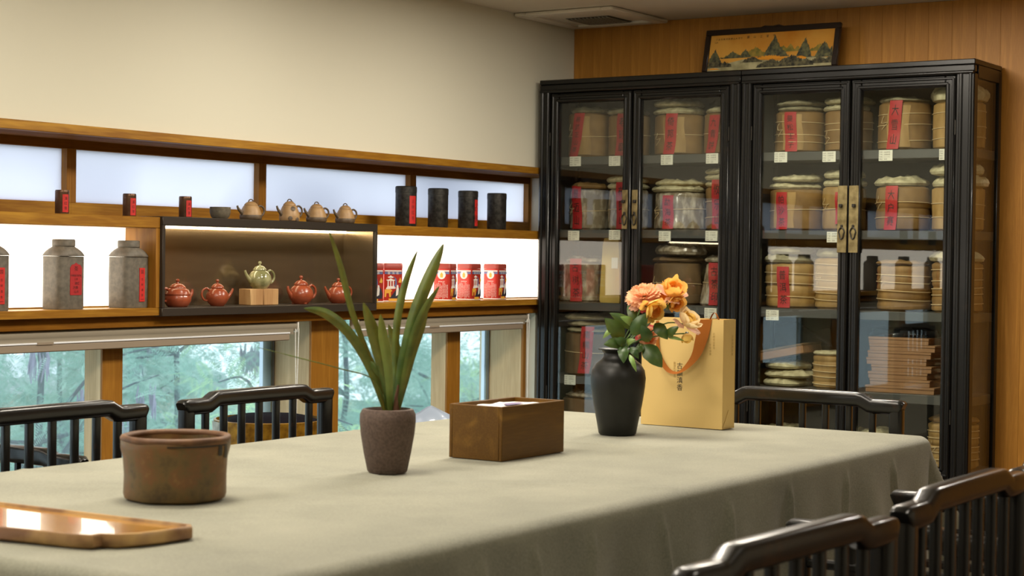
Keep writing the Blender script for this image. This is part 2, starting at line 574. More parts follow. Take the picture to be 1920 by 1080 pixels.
def thing(name, label, cat, loc=(0, 0, 0), rz=0.0, group=None):
    o = bpy.data.objects.new(name, None)
    o.empty_display_size = 0.05
    COL.objects.link(o)
    o.location = loc
    o.rotation_euler = (0, 0, rz)
    return tag(o, label, cat, group)
def struct(o):
    o['kind'] = 'structure'
    return o
def copy_tree(root, loc, rz, label, group=None):
    r = root.copy(); COL.objects.link(r)
    r.location = loc; r.rotation_euler = (0, 0, rz)
    r['label'] = label
    if group:
        r['group'] = group
    for ch in list(root.children):
        c = ch.copy(); COL.objects.link(c); c.parent = r
        for g in list(ch.children):
            d = g.copy(); COL.objects.link(d); d.parent = c
    return r
_tc = {}
def text_data(body, space=1.0, res=1):
    """flat lettering outline as vertex and face lists, unit size, centred on the origin"""
    key = (body, space, res)
    if key in _tc:
        return _tc[key]
    c = bpy.data.curves.new('lettering', 'FONT')
    c.body = body
    c.align_x = 'CENTER'; c.align_y = 'CENTER'
    c.space_line = space
    c.resolution_u = res
    o = bpy.data.objects.new('lettering', c)
    me = bpy.data.meshes.new_from_object(o)
    vs = [tuple(v.co) for v in me.vertices]
    fs = [tuple(p.vertices) for p in me.polygons]
    bpy.data.objects.remove(o); bpy.data.curves.remove(c); bpy.data.meshes.remove(me)
    if vs:
        xs = [p[0] for p in vs]; ys = [p[1] for p in vs]
        cx, cy = (min(xs) + max(xs)) / 2, (min(ys) + max(ys)) / 2
        vs = [(p[0] - cx, p[1] - cy) for p in vs]
    _tc[key] = (vs, fs)
    return _tc[key]
def lettering(mb, body, size, origin, ux, uy, space=1.0, stretch=1.0):
    """text laid on the plane origin + x*ux + y*uy"""
    vs, fs = text_data(body, space)
    O_ = Vector(origin); X_ = Vector(ux) * size * stretch; Y_ = Vector(uy) * size
    mb.add([tuple(O_ + X_ * p[0] + Y_ * p[1]) for p in vs], fs)
    return mb
def vertical(s):
    return '\n'.join(s)
def spline(pts, n):
    """Catmull-Rom through points"""
    P = [Vector(p) for p in pts]
    out = []
    m = len(P) - 1
    for i in range(n + 1):
        t = i / n * m
        k = min(int(t), m - 1); u = t - k
        p0 = P[max(k - 1, 0)]; p1 = P[k]; p2 = P[k + 1]; p3 = P[min(k + 2, m)]
        out.append(0.5 * ((2 * p1) + (p2 - p0) * u + (2 * p0 - 5 * p1 + 4 * p2 - p3) * u * u + (3 * p1 - p0 - 3 * p2 + p3) * u ** 3))
    return out

# ------------------------------------------------------------------ room shell
X0, XB = -1.6, 7.369          # wall behind the camera side / wood wall
Y0, YW, YCR = -1.7, 4.475, 4.505   # far right wall / shelf front / cream wall face
ZC = 2.371
mb = MB().span(X0, XB, Y0, 4.85, -0.1, 0.0); struct(part('floor', mb, 'floor_wood'))
mb = MB().span(X0 - .1, XB + .1, Y0 - .1, 4.9, ZC, ZC + .1); struct(part('ceiling', mb, 'ceiling_paint'))
mb = MB()
mb.span(X0, XB, YCR, 4.82, 1.645, ZC)            # cream wall above the shelf
mb.span(X0, XB, 4.66, 4.82, 1.0, 1.372)          # behind the lit niche
mb.span(X0, XB, 4.60, 4.82, 0.0, 0.33)           # below the low windows
mb.span(7.075, XB, 4.52, 4.82, 0.33, 0.984)       # corner pier behind the cabinet
struct(part('wall_left', mb, 'cream_paint'))
mb = MB().span(X0 - .1, X0, Y0, 4.85, 0, ZC); struct(part('wall_back', mb, 'cream_paint'))
mb = MB().span(X0 - .1, XB + .1, Y0 - .1, Y0, 0, ZC); struct(part('wall_right', mb, 'cream_paint'))
mb = MB().span(XB + .012, XB + .1, Y0, 4.85, 0, ZC); wf = struct(part('wall_front', mb, 'wall_veneer'))
pw = 0.105
pm = MB().box((0, 0, ZC / 2), (0.012, pw - 0.0005, ZC - .002), 0.0005).mesh('plank', 'wall_veneer')
k = 0
y = YCR - pw / 2
while y > Y0 + pw / 2:
    link('plank', pm, wf, (XB + .006, y, 0.0))
    y -= pw; k += 1

# ------------------------------------------------------------------ added ceiling panels, downlights and air outlet
def added_ceiling_panel(x, y, label, power=PANEL_POWER):  # unseen panel, put in for the room's main ambient light
    t = thing('added_ceiling_light', label, 'ceiling light', (x, y, ZC))
    f = MB()
    for (a, b, c, d) in ((-.31, .31, -.31, -.295), (-.31, .31, .295, .31), (-.31, -.295, -.295, .295), (.295, .31, -.295, .295)):
        f.span(a, b, c, d, -.014, 0.0, .002)
    part('trim_frame', f, 'white_plastic', t)
    part('diffuser', MB().span(-.295, .295, -.295, .295, -.006, -.002), 'lamp_lens', t)
    ld = bpy.data.lights.new('lamp_light', 'AREA')
    ld.shape = 'SQUARE'; ld.size = 0.56; ld.energy = power; ld.color = (1.0, 0.91, 0.77)
    lo = bpy.data.objects.new('lamp_light', ld); COL.objects.link(lo)
    lo.parent = t; lo.location = (0, 0, -.012)
def downlight(x, y, label, power=DOWN_POWER, size=0.085):
    t = thing('downlight', label, 'ceiling light', (x, y, ZC))
    part('trim_ring', MB().lathe([(.045, -.001), (.062, -.001), (.062, -.007), (.045, -.007), (.045, -.001)], 32), 'white_plastic', t)
    part('lens', MB().lathe([(0, -.001), (.044, -.001), (.044, -.004), (0, -.004)], 32), 'lamp_lens', t)
    ld = bpy.data.lights.new('lamp_light', 'AREA')
    ld.shape = 'DISK'; ld.size = size; ld.energy = power; ld.color = (1.0, 0.93, 0.82)
    lo = bpy.data.objects.new('lamp_light', ld); COL.objects.link(lo)
    lo.parent = t; lo.location = (0, 0, -.009)
added_ceiling_panel(1.1, 2.75, 'unseen square ceiling light added beyond the near end of the table')
added_ceiling_panel(2.75, 2.75, 'unseen square ceiling light added above the middle of the table')
added_ceiling_panel(4.4, 2.75, 'unseen square ceiling light added above the far end of the table')
added_ceiling_panel(5.9, 2.75, 'unseen square ceiling light added to brighten the glass cabinets', 42.0)  # extra unseen panel, put in to brighten the cabinet contents
added_ceiling_panel(2.75, 0.1, 'unseen square ceiling light added above the aisle behind the chairs', 16.0)
downlight(4.85, 3.75, 'small round downlight washing the cream wall above the teapots')
downlight(3.40, 3.75, 'small round downlight washing the left part of the cream wall')
downlight(1.90, 3.75, 'small round downlight over the shelf beyond the left edge')
downlight(6.0, 3.6, 'small round downlight by the corner of the glass cabinets')
downlight(6.2, 1.2, 'small round downlight washing the wood panelled wall', 16.0)

t = thing('air_outlet', 'white ceiling air outlet with dark louvres in the corner above the cabinets', 'air vent', (7.08, 4.235, ZC))
mb = MB()
mb.span(-.26, .26, .20, .26, -.018, -.002, .004); mb.span(-.26, .26, -.26, -.20, -.018, -.002, .004)
mb.span(-.26, -.20, -.20, .20, -.018, -.002, .004); mb.span(.20, .26, -.20, .20, -.018, -.002, .004)
part('cover_frame', mb, 'white_plastic', t)
part('back_plate', MB().span(-.20, .20, -.20, .20, -.006, -.002), 'white_plastic', t)
part('grille_opening', MB().span(-.02, .20, -.10, .13, -.0085, -.006), 'grille_dark', t)
sm = MB().box((0, 0, 0), (.215, .013, .0015), rot=Matrix.Rotation(math.radians(28), 3, 'X')).mesh('louvre', 'white_plastic')
for k in range(11):
    link('louvre', sm, t, (.09, -.09 + k * .021, -.0125))

# ------------------------------------------------------------------ window wall: wooden shelf
XE = 7.362
t = thing('wall_shelf', 'long oak wall shelf with a lit niche below the frosted windows', 'shelf', (0, 0, 0))
part('top_beam', MB().span(X0, XE, YW, YCR + .0, 1.638, 1.670, .002), 'oak_beam', t)
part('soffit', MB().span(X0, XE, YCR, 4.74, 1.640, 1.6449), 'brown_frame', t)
part('upper_plank', MB().span(X0, 4.541, YW, 4.735, 1.3335, 1.3725, .002), 'oak_beam', t)
part('upper_plank', MB().span(5.776, XE, YW, 4.735, 1.3335, 1.3725, .002), 'oak_beam', t)
part('upper_plank', MB().span(4.541, 5.776, 4.64, 4.735, 1.3335, 1.3725), 'oak_beam', t)
part('lower_plank', MB().span(X0, 4.541, YW, 4.634, 1.025, 1.0525, .002), 'oak_beam', t)
part('lower_plank', MB().span(5.776, XE, YW, 4.634, 1.025, 1.0525, .002), 'oak_beam', t)
part('end_panel', MB().span(4.522, 4.541, YW + .001, 4.634, 1.0525, 1.3335, .001), 'oak_upright', t)
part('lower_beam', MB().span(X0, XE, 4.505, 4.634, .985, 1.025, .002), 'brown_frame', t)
part('back_strip', MB().span(X0, 4.52, 4.618, 4.628, 1.0525, 1.058), 'oak_beam', t)
part('back_strip', MB().span(5.78, XE, 4.618, 4.628, 1.0525, 1.058), 'oak_beam', t)
part('glowing_back_panel', MB().span(X0, 4.522, 4.628, 4.638, 1.0525, 1.3335), 'glowing_niche_back', t)
part('glowing_back_panel', MB().span(5.776, XE, 4.628, 4.638, 1.0525, 1.3335), 'glowing_niche_back', t)
part('end_panel', MB().span(XE, XE + .005, YW + .02, 4.735, .99, 1.638), 'cream_paint', t)

# black steel display box
t = thing('display_box', 'dark steel display box set into the oak shelf, holding red clay teapots', 'display box', (4.541, 0, 0))
W = 1.235
yb = 4.634
part('top_panel', MB().span(0, W, YW - .012, yb, 1.345, 1.376, .002), 'steel_edge', t)
part('bottom_panel', MB().span(0, W, YW - .012, yb, 1.022, 1.0515, .002), 'steel_edge', t)
part('side_panel', MB().span(0, .014, YW - .012, yb, 1.0515, 1.345, .001), 'steel_edge', t)
part('side_panel', MB().span(W - .014, W, YW - .012, yb, 1.0515, 1.345, .001), 'steel_edge', t)
part('inner_lining', MB().span(W - .017, W - .014, YW, yb, 1.053, 1.345), 'dark_steel', t)
part('back_panel', MB().span(.014, W - .014, yb - .006, yb, 1.0515, 1.345), 'dark_steel', t)
part('light_strip', MB().span(.02, W - .02, yb - .022, yb - .010, 1.337, 1.3445), 'light_strip', t)

# upper frosted windows
ux = [X0, .36, 1.36, 2.36, 3.36, 4.37, 5.38, 6.39, XE]
for i in range(len(ux) - 1):
    a, b = ux[i], ux[i + 1]
    w = struct(part('window_%d' % (i + 1), MB().span(a + .02, b - .02, 4.768, 4.774, 1.42, 1.612), 'frosted_glass'))
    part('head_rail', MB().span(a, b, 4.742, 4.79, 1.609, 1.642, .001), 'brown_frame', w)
    part('sill_rail', MB().span(a, b, 4.742, 4.79, 1.372, 1.421, .001), 'oak_beam', w)
    part('stile', MB().span(a, a + .022, 4.740, 4.79, 1.420, 1.610, .001), 'oak_upright', w)
    part('stile', MB().span(b - .022, b, 4.740, 4.79, 1.420, 1.610, .001), 'oak_upright', w)
# low clear windows between piers
piers = [(X0, X0 + .1), (.82, 1.0), (3.155, 3.33), (5.49, 5.665), (7.05, 7.075)]
mull = [(-.3, -.2), (2.03, 2.126), (4.363, 4.459), (6.43, 6.53)]
n = 1
for (a, b) in piers:
    tr = struct(part('trim_%d' % n, MB().span(a, b, 4.57, 4.582, .33, .99, .001), 'oak_upright')); n += 1
    part('reveal', MB().span(a, b, 4.582, 4.82, .33, .99), 'window_lit_reveal', tr)
for (a, b) in mull:
    tr = struct(part('trim_%d' % n, MB().span(a, b, 4.57, 4.58, .33, .99, .001), 'oak_upright')); n += 1
    part('reveal', MB().span(a, b, 4.58, 4.658, .33, .99), 'window_lit_reveal', tr)
tr = struct(part('trim_%d' % n, MB().span(X0, 7.07, 4.56, 4.82, .33, .36, .002), 'oak_beam')); n += 1
for i, (p, q) in enumerate(zip(piers[:-1], piers[1:])):
    w = struct(part('window_%d' % (len(ux) + i), MB().span(p[1], q[0], 4.772, 4.778, .36, .99), 'window_glass'))
    part('glazing_bead', MB().span(q[0] - (.05 if i < 3 else .014), q[0], 4.782, 4.80, .36, .99), 'bead_frame', w)
    part('glazing_bead', MB().span(p[1], p[1] + .02, 4.782, 4.80, .36, .99), 'blind_white', w)
    part('gasket', MB().span(q[0] - .006, q[0], 4.762, 4.772, .36, .99), 'grille_dark', w)
    part('head_rail', MB().span(p[1], q[0], 4.76, 4.80, .975, 1.0), 'blind_white', w)

# roller blinds
def blind(x0, x1, label):
    t = thing('roller_blind', label, 'blind', (x0, 4.532, .985))
    L = x1 - x0
    part('fabric_roll', MB().tube([(0, 0, -.019), (L, 0, -.019)], .0185, 20), 'blind_fabric', t)
    part('hanging_fabric', MB().span(0.015, L - .02, -.0165, -.0150, -.05, -.015), 'blind_fabric', t)
    part('hem_bar', MB().span(0.012, L - .05, -.024, -.010, -.072, -.046, .003), 'blind_bar', t)
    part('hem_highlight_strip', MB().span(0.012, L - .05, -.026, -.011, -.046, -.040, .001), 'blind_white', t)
    part('clip', MB().span(L * .38, L * .38 + .07, -.0275, -.026, -.047, -.039), 'blind_bar', t)
    part('bracket', MB().span(L, L + .008, -.022, .024, -.042, 0.0, .002), 'chain_white', t)
    part('bracket', MB().span(-.008, 0, -.022, .024, -.042, 0.0, .002), 'chain_white', t)
    ch = MB()
    bead = []
    for s, dx in ((-1, 0), (1, .012)):
        for k in range(70):
            u = k / 69
            xx = L - .03 + (.0 if s < 0 else .03) + (0.012 * (u if s < 0 else -u))
            ch.lathe([(0, -.0032), (.0026, -.0015), (.0026, .0015), (0, .0032)], 5, (xx, -.030 + .004 * s, -.03 - u * .42))
    o = part('bead_chain', ch, 'chain_white', t)
blind(3.20, 5.335, 'rolled-up beige roller blind above the left low window')
blind(5.72, 7.0, 'rolled-up beige roller blind above the low window next to the cabinet')
blind(.9, 3.10, 'rolled-up beige roller blind beyond the left edge of the picture')

# ------------------------------------------------------------------ glass cabinets
XC, XD, ZT = 7.007, 0.342, 2.076
SHELVES = (1.718, 1.380, 1.042, 0.700)
ZBOT = 0.395
def cabinet(y0, y1, d1, d2, label, glass_right):
    """y0 left edge (large Y), y1 right edge; d1, d2: (left, right) edges of the doors"""
    loc = (XC, (y0 + y1) / 2, 0)
    off = (-loc[0], -loc[1], 0)
    t = thing('display_cabinet', label, 'cabinet', loc)
    def P(name, mb, mat, par=t, o=off):
        return part(name, mb, mat, par, o)
    L = 'cabinet_lacquer'
    xf, xr = XC, XC + XD
    # carcass
    mb = MB().span(xf, xr, y1, y0, ZT - .022, ZT, .003)
    P('top_panel', mb, L)
    mb = MB().span(xf - .001, xf + .03, y1 + .001, y0 - .001, ZT - .054, ZT - .0225, .004)
    mb.tube([(xf + .001, y1 + .006, ZT - .054), (xf + .001, y0 - .006, ZT - .054)], .0085, 10)
    P('cornice_rail', mb, L)
    for ya, yb_, gl in ((d1[0], y0, False), (y1, d2[1], glass_right)):
        a, b = min(ya, yb_), max(ya, yb_)
        mb = MB().span(xf, xf + .045, a + .001, b - .001, .02, ZT - .055, .005)
        yc = (a + b) / 2
        w = b - a
        mb.tube([(xf, yc - w * .28, .05), (xf, yc - w * .28, ZT - .06)], .007, 8, up=(1, 0, 0))
        mb.tube([(xf, yc + w * .22, .05), (xf, yc + w * .22, ZT - .06)], .008, 8, up=(1, 0, 0))
        P('front_post', mb, L)
    for ys in (y0, y1):
        s = -1 if ys == y0 else 1
        mb = MB().span(xr - .035, xr, min(ys, ys + s * .03), max(ys, ys + s * .03), .02, ZT - .022, .003)
        P('rear_post', mb, L)
        mb = MB().span(xf + .045, xr - .035, min(ys, ys + s * .022), max(ys, ys + s * .022), ZT - .075, ZT - .022, .002)
        P('side_rail', mb, L)
        mb = MB().span(xf + .045, xr - .035, min(ys, ys + s * .022), max(ys, ys + s * .022), .33, .385, .002)
        P('side_rail', mb, L)
        ga, gb = ys + s * .008, ys + s * .013
        if s > 0 and glass_right:
            P('side_pane', MB().span(xf + .045, xr - .035, ga, gb, .385, ZT - .075), 'cabinet_glass')
        else:
            P('side_panel', MB().span(xf + .045, xr - .035, min(ga, gb), max(ga, gb), .385, ZT - .075), 'cabinet_inside')
    P('back_panel', MB().span(xr - .012, xr - .004, y1 + .03, y0 - .03, .10, ZT - .022), 'cabinet_inside')
    P('floor_panel', MB().span(xf + .03, xr - .012, y1 + .014, y0 - .014, .365, ZBOT), 'shelf_edge')
    P('base_panel', MB().span(xf + .012, xf + .03, d2[1] + .001, d1[0] - .001, .13, .362, .002), L)
    P('apron', MB().span(xf + .004, xf + .028, d2[1] + .001, d1[0] - .001, .06, .13, .004), L)
    for z in SHELVES:
        mb = MB().span(xf + .042, xr - .0125, y1 + .014, y0 - .014, z - .038, z, .002)
        P('shelf', mb, 'shelf_edge')
    # doors
    for i, (a, b) in enumerate((d1, d2)):
        f = .046
        z0, z1 = .366, ZT - .064
        d = P('door', MB().span(xf + .006, xf + .034, b + .0015, b + f, z0, z1, .004), L)
        mb = MB().span(xf + .006, xf + .034, a - f, a - .0015, z0, z1, .004)
        mb.span(xf + .006, xf + .034, b + f, a - f, z1 - f, z1, .004)
        mb.span(xf + .006, xf + .034, b + f, a - f, z0, z0 + f * .8, .004)
        def dp(name, m, mat):
            o = part(name, m, mat, d)
            return o
        dp('door_frame', mb, L)
        mb = MB()
        for q, r in ((.012, .006), (.034, .0075)):
            ring = [(xf + .006, a - q, z0 + q), (xf + .006, a - q, z1 - q), (xf + .006, b + q, z1 - q), (xf + .006, b + q, z0 + q)]
            for k in range(4):
                mb.tube([ring[k], ring[(k + 1) % 4]], r, 8, up=(1, 0, 0))
        dp('moulding', mb, L)
        dp('pane', MB().span(xf + .018, xf + .022, b + f - .002, a - f + .002, z0 + f * .8 - .002, z1 - f + .002), 'cabinet_glass')
        ye = b + .024 if i == 0 else a - .024
        big = glass_right
        zb0, zb1 = (1.286, 1.568) if big else (1.383, 1.560)
        hw = .021 if big else .014
        dp('brass_plate', MB().span(xf - .006, xf - .001, ye - hw, ye + hw, zb0, zb1, .001), 'old_brass')
        dp('lock_knob', MB().box((xf - .013, ye + (.004 if i == 0 else -.004), zb0 + (zb1 - zb0) * .70), (.016, .014, .014), .002), 'dark_iron')
        zr = zb0 + (zb1 - zb0) * .38
        mb = MB().tube([(xf - .010, ye + .013 * math.sin(t_) * (1 if math.cos(t_) < 0 else .72), zr - .026 - .024 * math.cos(t_)) for t_ in [2 * PI * k_ / 18 for k_ in range(18)]], .0028, 6, up=(1, 0, 0), closed=True)
        mb.box((xf - .008, ye, zr + .004), (.008, .010, .012), .002)
        dp('ring_pull', mb, 'dark_iron')
        yh = a - .0 if i == 0 else b + .0
        for zh in (1.80, .62):
            dp('hinge', MB().tube([(xf + .002, yh, zh - .03), (xf + .002, yh, zh + .03)], .003, 8, up=(1, 0, 0)), 'dark_iron')
    return t
cabinet(4.471, 3.4305, (4.411, 3.977), (3.974, 3.487), 'black lacquered glass cabinet in the corner beside the oak shelf', False)
cabinet(3.4295, 2.388, (3.377, 2.924), (2.921, 2.467), 'black lacquered glass cabinet with long brass lock plates, beside the wood wall', True)

# ------------------------------------------------------------------ wrapped tea in the cabinets
rng = random.Random(7)
XS = 7.19                     # middle of the shelves
def crumple(seed, amp):
    r = random.Random(seed)
    ks = [(r.randint(2, 4), r.uniform(0, 6.28), r.uniform(.5, 1)), (r.randint(4, 7), r.uniform(0, 6.28), r.uniform(.3, .7)), (r.randint(8, 13), r.uniform(0, 6.28), r.uniform(.15, .4))]
    return lambda t, z: amp * sum(a * math.sin(k * t + p + z * 30 * a) for k, p, a in ks)
def disc_mesh(name, r, h, seed, mat, sag=0.0):
    """crumpled paper round: pleated rim, dented top, a little tilted"""
    cr = crumple(seed, r * .06)
    rz = random.Random(seed + 5)
    tx, ty = rz.uniform(-.09, .09), rz.uniform(-.09, .09)
    npl = rz.randint(11, 17); ph = rz.uniform(0, 6)
    ox, oy = rz.uniform(-.25, .25) * r, rz.uniform(-.25, .25) * r
    mb = MB().lathe([(0, 0.001), (r * .72, 0), (r * .94, h * .12), (r, h * .38), (r * .97, h * .62), (r * .86, h * .84), (r * .62, h), (r * .3, h * .94), (0, h * .9)], 44,
                    rf=lambda t, z, q: q * (1 + .03 * math.sin(npl * t + ph) * min(1, z / h * 1.3)) + cr(t, z) * (q > r * .5))
    out = []
    for p in mb.v:
        k = min(1, max(0, p[2] / h))
        d = .16 * h * math.sin(p[0] * 55 + seed) * math.cos(p[1] * 47 - seed) + .14 * h * math.sin((p[0] + p[1]) * 120 + seed * 2)
        bumpz = .22 * h * math.exp(-((p[0] - ox) ** 2 + (p[1] - oy) ** 2) / (r * r * .1))
        out.append((p[0], p[1], p[2] + k * (tx * p[0] + ty * p[1]) * .6 + k * k * (d + bumpz - .1 * h)))
    mb.v = out
    return mb
def strip_on(parent, yc, r, top, bot, w, chars, xc, lean=0.0):
    """red paper strip hanging down the front; top/bot = (y, z) in the parent's frame"""
    def surf(yy):
        return xc - math.sqrt(max(r * r - (yy - yc) ** 2, r * r * .15)) - .004
    def fn(u, v):
        yy = top[0] + (bot[0] - top[0]) * v ** 1.3 + (.5 - u) * w
        return (surf(yy) - .004 * math.sin(v * 7), yy, top[1] + (bot[1] - top[1]) * v)
    mb = MB().grid(fn, 6, 14)
    back = MB().grid(lambda u, v: tuple(Vector(fn(u, v)) + Vector((.0012, 0, 0))), 6, 14)
    mb.add(back.v, [q[::-1] for q in back.f])
    s = part('red_strip', mb, 'red_gold_fleck', parent)
    vs, fs = text_data(vertical(chars), 1.25)
    ys = [p[1] for p in vs]; H_ = max(ys) - min(ys)
    sc_ = (top[1] - bot[1]) * .82 / H_
    sx_ = min(sc_, w * .6)
    out = []
    for (a, b) in vs:
        v = .5 - b * sc_ / (top[1] - bot[1])
        u = .5 + a * sx_ / w
        p = fn(u, v)
        out.append((p[0] - .0012, p[1], p[2]))
    part('lettering', MB().add(out, fs), 'ink', s)
def tea_stack(y, z, w, h, label, wrap='bamboo_wrap', cap='pale_paper', ncap=1, cakes=0, ties=2, strip=None, chars='', x=None, seed=0, waist=0.0, paper=False, tall_cap=.03, group=None, name='tea_stack', sw=.054):
    """a column of tea cakes in one wrapper: body, ties, paper covers, red strip"""
    x = XS if x is None else x
    t = thing(name, label, 'tea bundle', (x, y, z), 0, group)
    r = w / 2
    capz = ncap * tall_cap
    hb = h - capz
    cr = crumple(seed, r * .018)
    prof = [(0, 0), (r * .88, 0.0)]
    N = 26
    for i in range(N + 1):
        u = i / N
        bulge = 0.0
        if cakes:
            ph = (u * cakes) % 1.0
            bulge = r * .055 * (math.sin(PI * ph) ** .5 - 1)
        e = min(u, 1 - u)
        edge = -r * .10 * max(0, 1 - e / .05) ** 2
        prof.append((r * (.985 + bulge / r + edge / r - waist * u), u * hb * .985 + .002))
    prof += [(r * (.55 - waist * .5), hb), (0, hb)]
    part('wrapped_body', MB().lathe(prof, 40, rf=lambda tt, zz, q: q + cr(tt, zz)), wrap, t)
    for k in range(ties):
        zt = hb * (k + 1) / (ties + 1) + rng.uniform(-.01, .01)
        rr = r * (1.005 - waist * zt / hb)
        pts = [((rr + cr(q, zt)) * math.cos(q), (rr + cr(q, zt)) * math.sin(q), zt + .004 * math.sin(q + seed)) for q in [2 * PI * j / 36 for j in range(36)]]
        part('tie', MB().tube(pts, .0017, 5, closed=True), 'tie_cord', t)
    if ties:
        if seed % 2:
            rs = random.Random(seed)
            ya, za = r * rs.uniform(.45, .62), hb * rs.uniform(.5, .8)
            loop = [(ya + rs.uniform(-.006, .006) + .016 * math.sin(7 * u), za - .055 * u - .012 * math.sin(2 * PI * u)) for u in [j / 10 for j in range(11)]]
            part('tie_end', MB().tube([(-math.sqrt(max(r * r - a * a, 0)) - .004, a, b) for a, b in loop], .0013, 5, up=(1, 0, 0)), 'tie_cord', t)
    if paper:
        ac = PI - math.asin(max(-.8, min(.8, (strip[0][0] - y) / r))) if strip else PI
        def pf(u, v):
            a = ac - .36 + u * .86 + .05 * math.sin(v * 5 + seed)
            return ((r * 1.012) * math.cos(a), (r * 1.012) * math.sin(a), hb * (.06 + .86 * v))
        part('paper_label', MB().grid(pf, 6, 4), 'leaf_wrap', t)
    for k in range(ncap):
        rc = r * rng.uniform(.92, 1.06) * (1 - waist * .6)
        part('paper_cover', disc_mesh('paper_cover', rc, tall_cap, seed * 3 + k, cap), cap, t, (rng.uniform(-.006, .006), rng.uniform(-.01, .01), hb - .001 + k * tall_cap * .97))
    if strip:
        (a, za), (b, zb) = strip
        strip_on(t, 0, r * 1.02, (a - y, za - z), (b - y, zb - z), sw, chars, 0)
    return t
R1_, R2_, R3_, R4_, R5_ = 1.718, 1.380, 1.042, .700, ZBOT
G = 'wrapped tea bundles in the glass cabinets'
# first bay (beside the oak shelf)
tea_stack(4.301, R1_, .205, .238, 'tan tea bundle with slanting red strip, top shelf nearest the corner', 'kraft_wrap', 'grey_paper', 1, ties=1, strip=((4.296, 1.924), (4.330, 1.722)), chars='易武正山茶', seed=1, paper=True, group=G)
tea_stack(4.090, R1_, .195, .225, 'tan tea bundle half behind the door frame, top shelf of the corner bay', 'kraft_wrap', 'grey_paper', 1, ties=1, strip=((4.066, 1.915), (4.078, 1.722)), chars='老班章', seed=2, group=G)
tea_stack(4.298, R2_, .19, .221, 'film-wrapped tea bundle with red strip, second shelf nearest the corner', 'film_wrap', 'kraft_wrap', 1, ties=1, strip=((4.313, 1.585), (4.306, 1.384)), chars='景迈山', seed=3, group=G)
tea_stack(4.088, R2_, .19, .25, 'tea bundle behind the door frame, second shelf of the corner bay', 'film_wrap', 'pale_paper', 2, ties=1, strip=((4.070, 1.60), (4.066, 1.384)), chars='布朗山', seed=4, group=G)
tea_stack(4.330, R3_, .225, .215, 'clear film bag of tea with red strip, third shelf in the corner', 'film_wrap', 'film_wrap', 1, ties=0, strip=((4.302, 1.245), (4.298, 1.046)), chars='古树茶', seed=5, waist=.08, group=G)
tea_stack(4.277, R4_, .25, .290, 'tall dark tea bundle with long red strip, fourth shelf of the corner bay', 'dark_wrap', 'grey_paper', 3, ties=1, strip=((4.227, .93), (4.245, .712)), chars='南糯山茶', seed=6, group=G)
tea_stack(4.29, R5_, .24, .23, 'dark wrapped bundle on the bottom shelf of the corner bay', 'dark_wrap', 'film_wrap', 1, ties=1, seed=26, group=G)
# second bay
tea_stack(3.822, R1_, .235, .258, 'tan tea bundle under two pale paper cakes, top shelf of the second bay', 'kraft_wrap', 'pale_paper', 2, ties=1, strip=((3.802, 1.905), (3.816, 1.722)), chars='倚邦茶', seed=7, paper=True, tall_cap=.036, group=G)
tea_stack(3.580, R1_, .215, .216, 'tan tea bundle with red strip beside the right stile, top shelf second bay', 'kraft_wrap', 'pale_paper', 1, ties=1, strip=((3.590, 1.892), (3.614, 1.724)), chars='九青饼', seed=8, group=G)
tea_stack(3.811, R2_, .255, .232, 'shiny film-wrapped tea bundle with rolled pale cover, second shelf of the second bay', 'film_wrap', 'pale_paper', 2, ties=1, strip=((3.809, 1.536), (3.809, 1.385)), chars='勐海茶', seed=9, waist=.06, group=G)
tea_stack(3.577, R2_, .20, .284, 'slim tea bundle with two rolled covers and red strip, second shelf second bay', 'kraft_wrap', 'pale_paper', 3, ties=2, cakes=3, strip=((3.578, 1.605), (3.574, 1.386)), chars='攸乐山', seed=10, group=G)
tea_stack(3.824, R3_, .232, .222, 'brown paper tea bundle behind the roses, third shelf of the second bay', 'dark_wrap', 'dark_wrap', 1, ties=1, seed=11, waist=.06, group=G)
tea_stack(3.600, R3_, .20, .225, 'gathered clear film bag with red strip, third shelf of the second bay', 'film_wrap', 'film_wrap', 1, ties=1, strip=((3.585, 1.235), (3.583, 1.046)), chars='古茶印', seed=12, waist=.30, group=G)
tea_stack(3.80, R4_, .23, .22, 'brown bundle behind the paper bag, fourth shelf of the second bay', 'dark_wrap', 'grey_paper', 1, ties=1, seed=27, group=G)
# third bay
tea_stack(3.230, R1_, .215, .228, 'string-tied tea bundle with straight red strip, top shelf of the third bay', 'kraft_wrap', 'grey_paper', 2, ties=3, strip=((3.227, 1.893), (3.221, 1.722)), chars='曼松王子', seed=13, paper=True, tall_cap=.024, group=G)
tea_stack(3.002, R1_, .205, .236, 'string-tied tea bundle beside the brass-lock door stile, top shelf third bay', 'kraft_wrap', 'pale_paper', 2, ties=3, seed=15, tall_cap=.03, group=G)
tea_stack(3.239, R2_, .235, .246, 'wide tea bundle with flat pale cakes on top, second shelf of the third bay', 'kraft_wrap', 'pale_paper', 2, ties=1, strip=((3.258, 1.546), (3.255, 1.385)), chars='帕沙茶', seed=16, paper=True, tall_cap=.033, group=G)
tea_stack(3.018, R2_, .19, .262, 'orange-brown two-lobed tea bundle, second shelf of the third bay', 'leaf_wrap', 'pale_paper', 2, ties=1, cakes=2, strip=((2.995, 1.545), (2.993, 1.408)), chars='刮风寨', seed=17, tall_cap=.036, group=G, sw=.045)
tea_stack(3.255, R3_, .235, .272, 'bamboo-leaf tea bundle with red strip, third shelf of the third bay', 'leaf_wrap', 'grey_paper', 2, ties=3, cakes=4, strip=((3.246, 1.223), (3.239, 1.045)), chars='普洱茶', seed=18, tall_cap=.038, group=G)
tea_stack(3.045, R3_, .19, .265, 'ribbed bamboo-leaf stack under a pale cover, third shelf of the third bay', 'leaf_wrap', 'grey_paper', 1, ties=6, cakes=7, seed=19, tall_cap=.042, group=G)
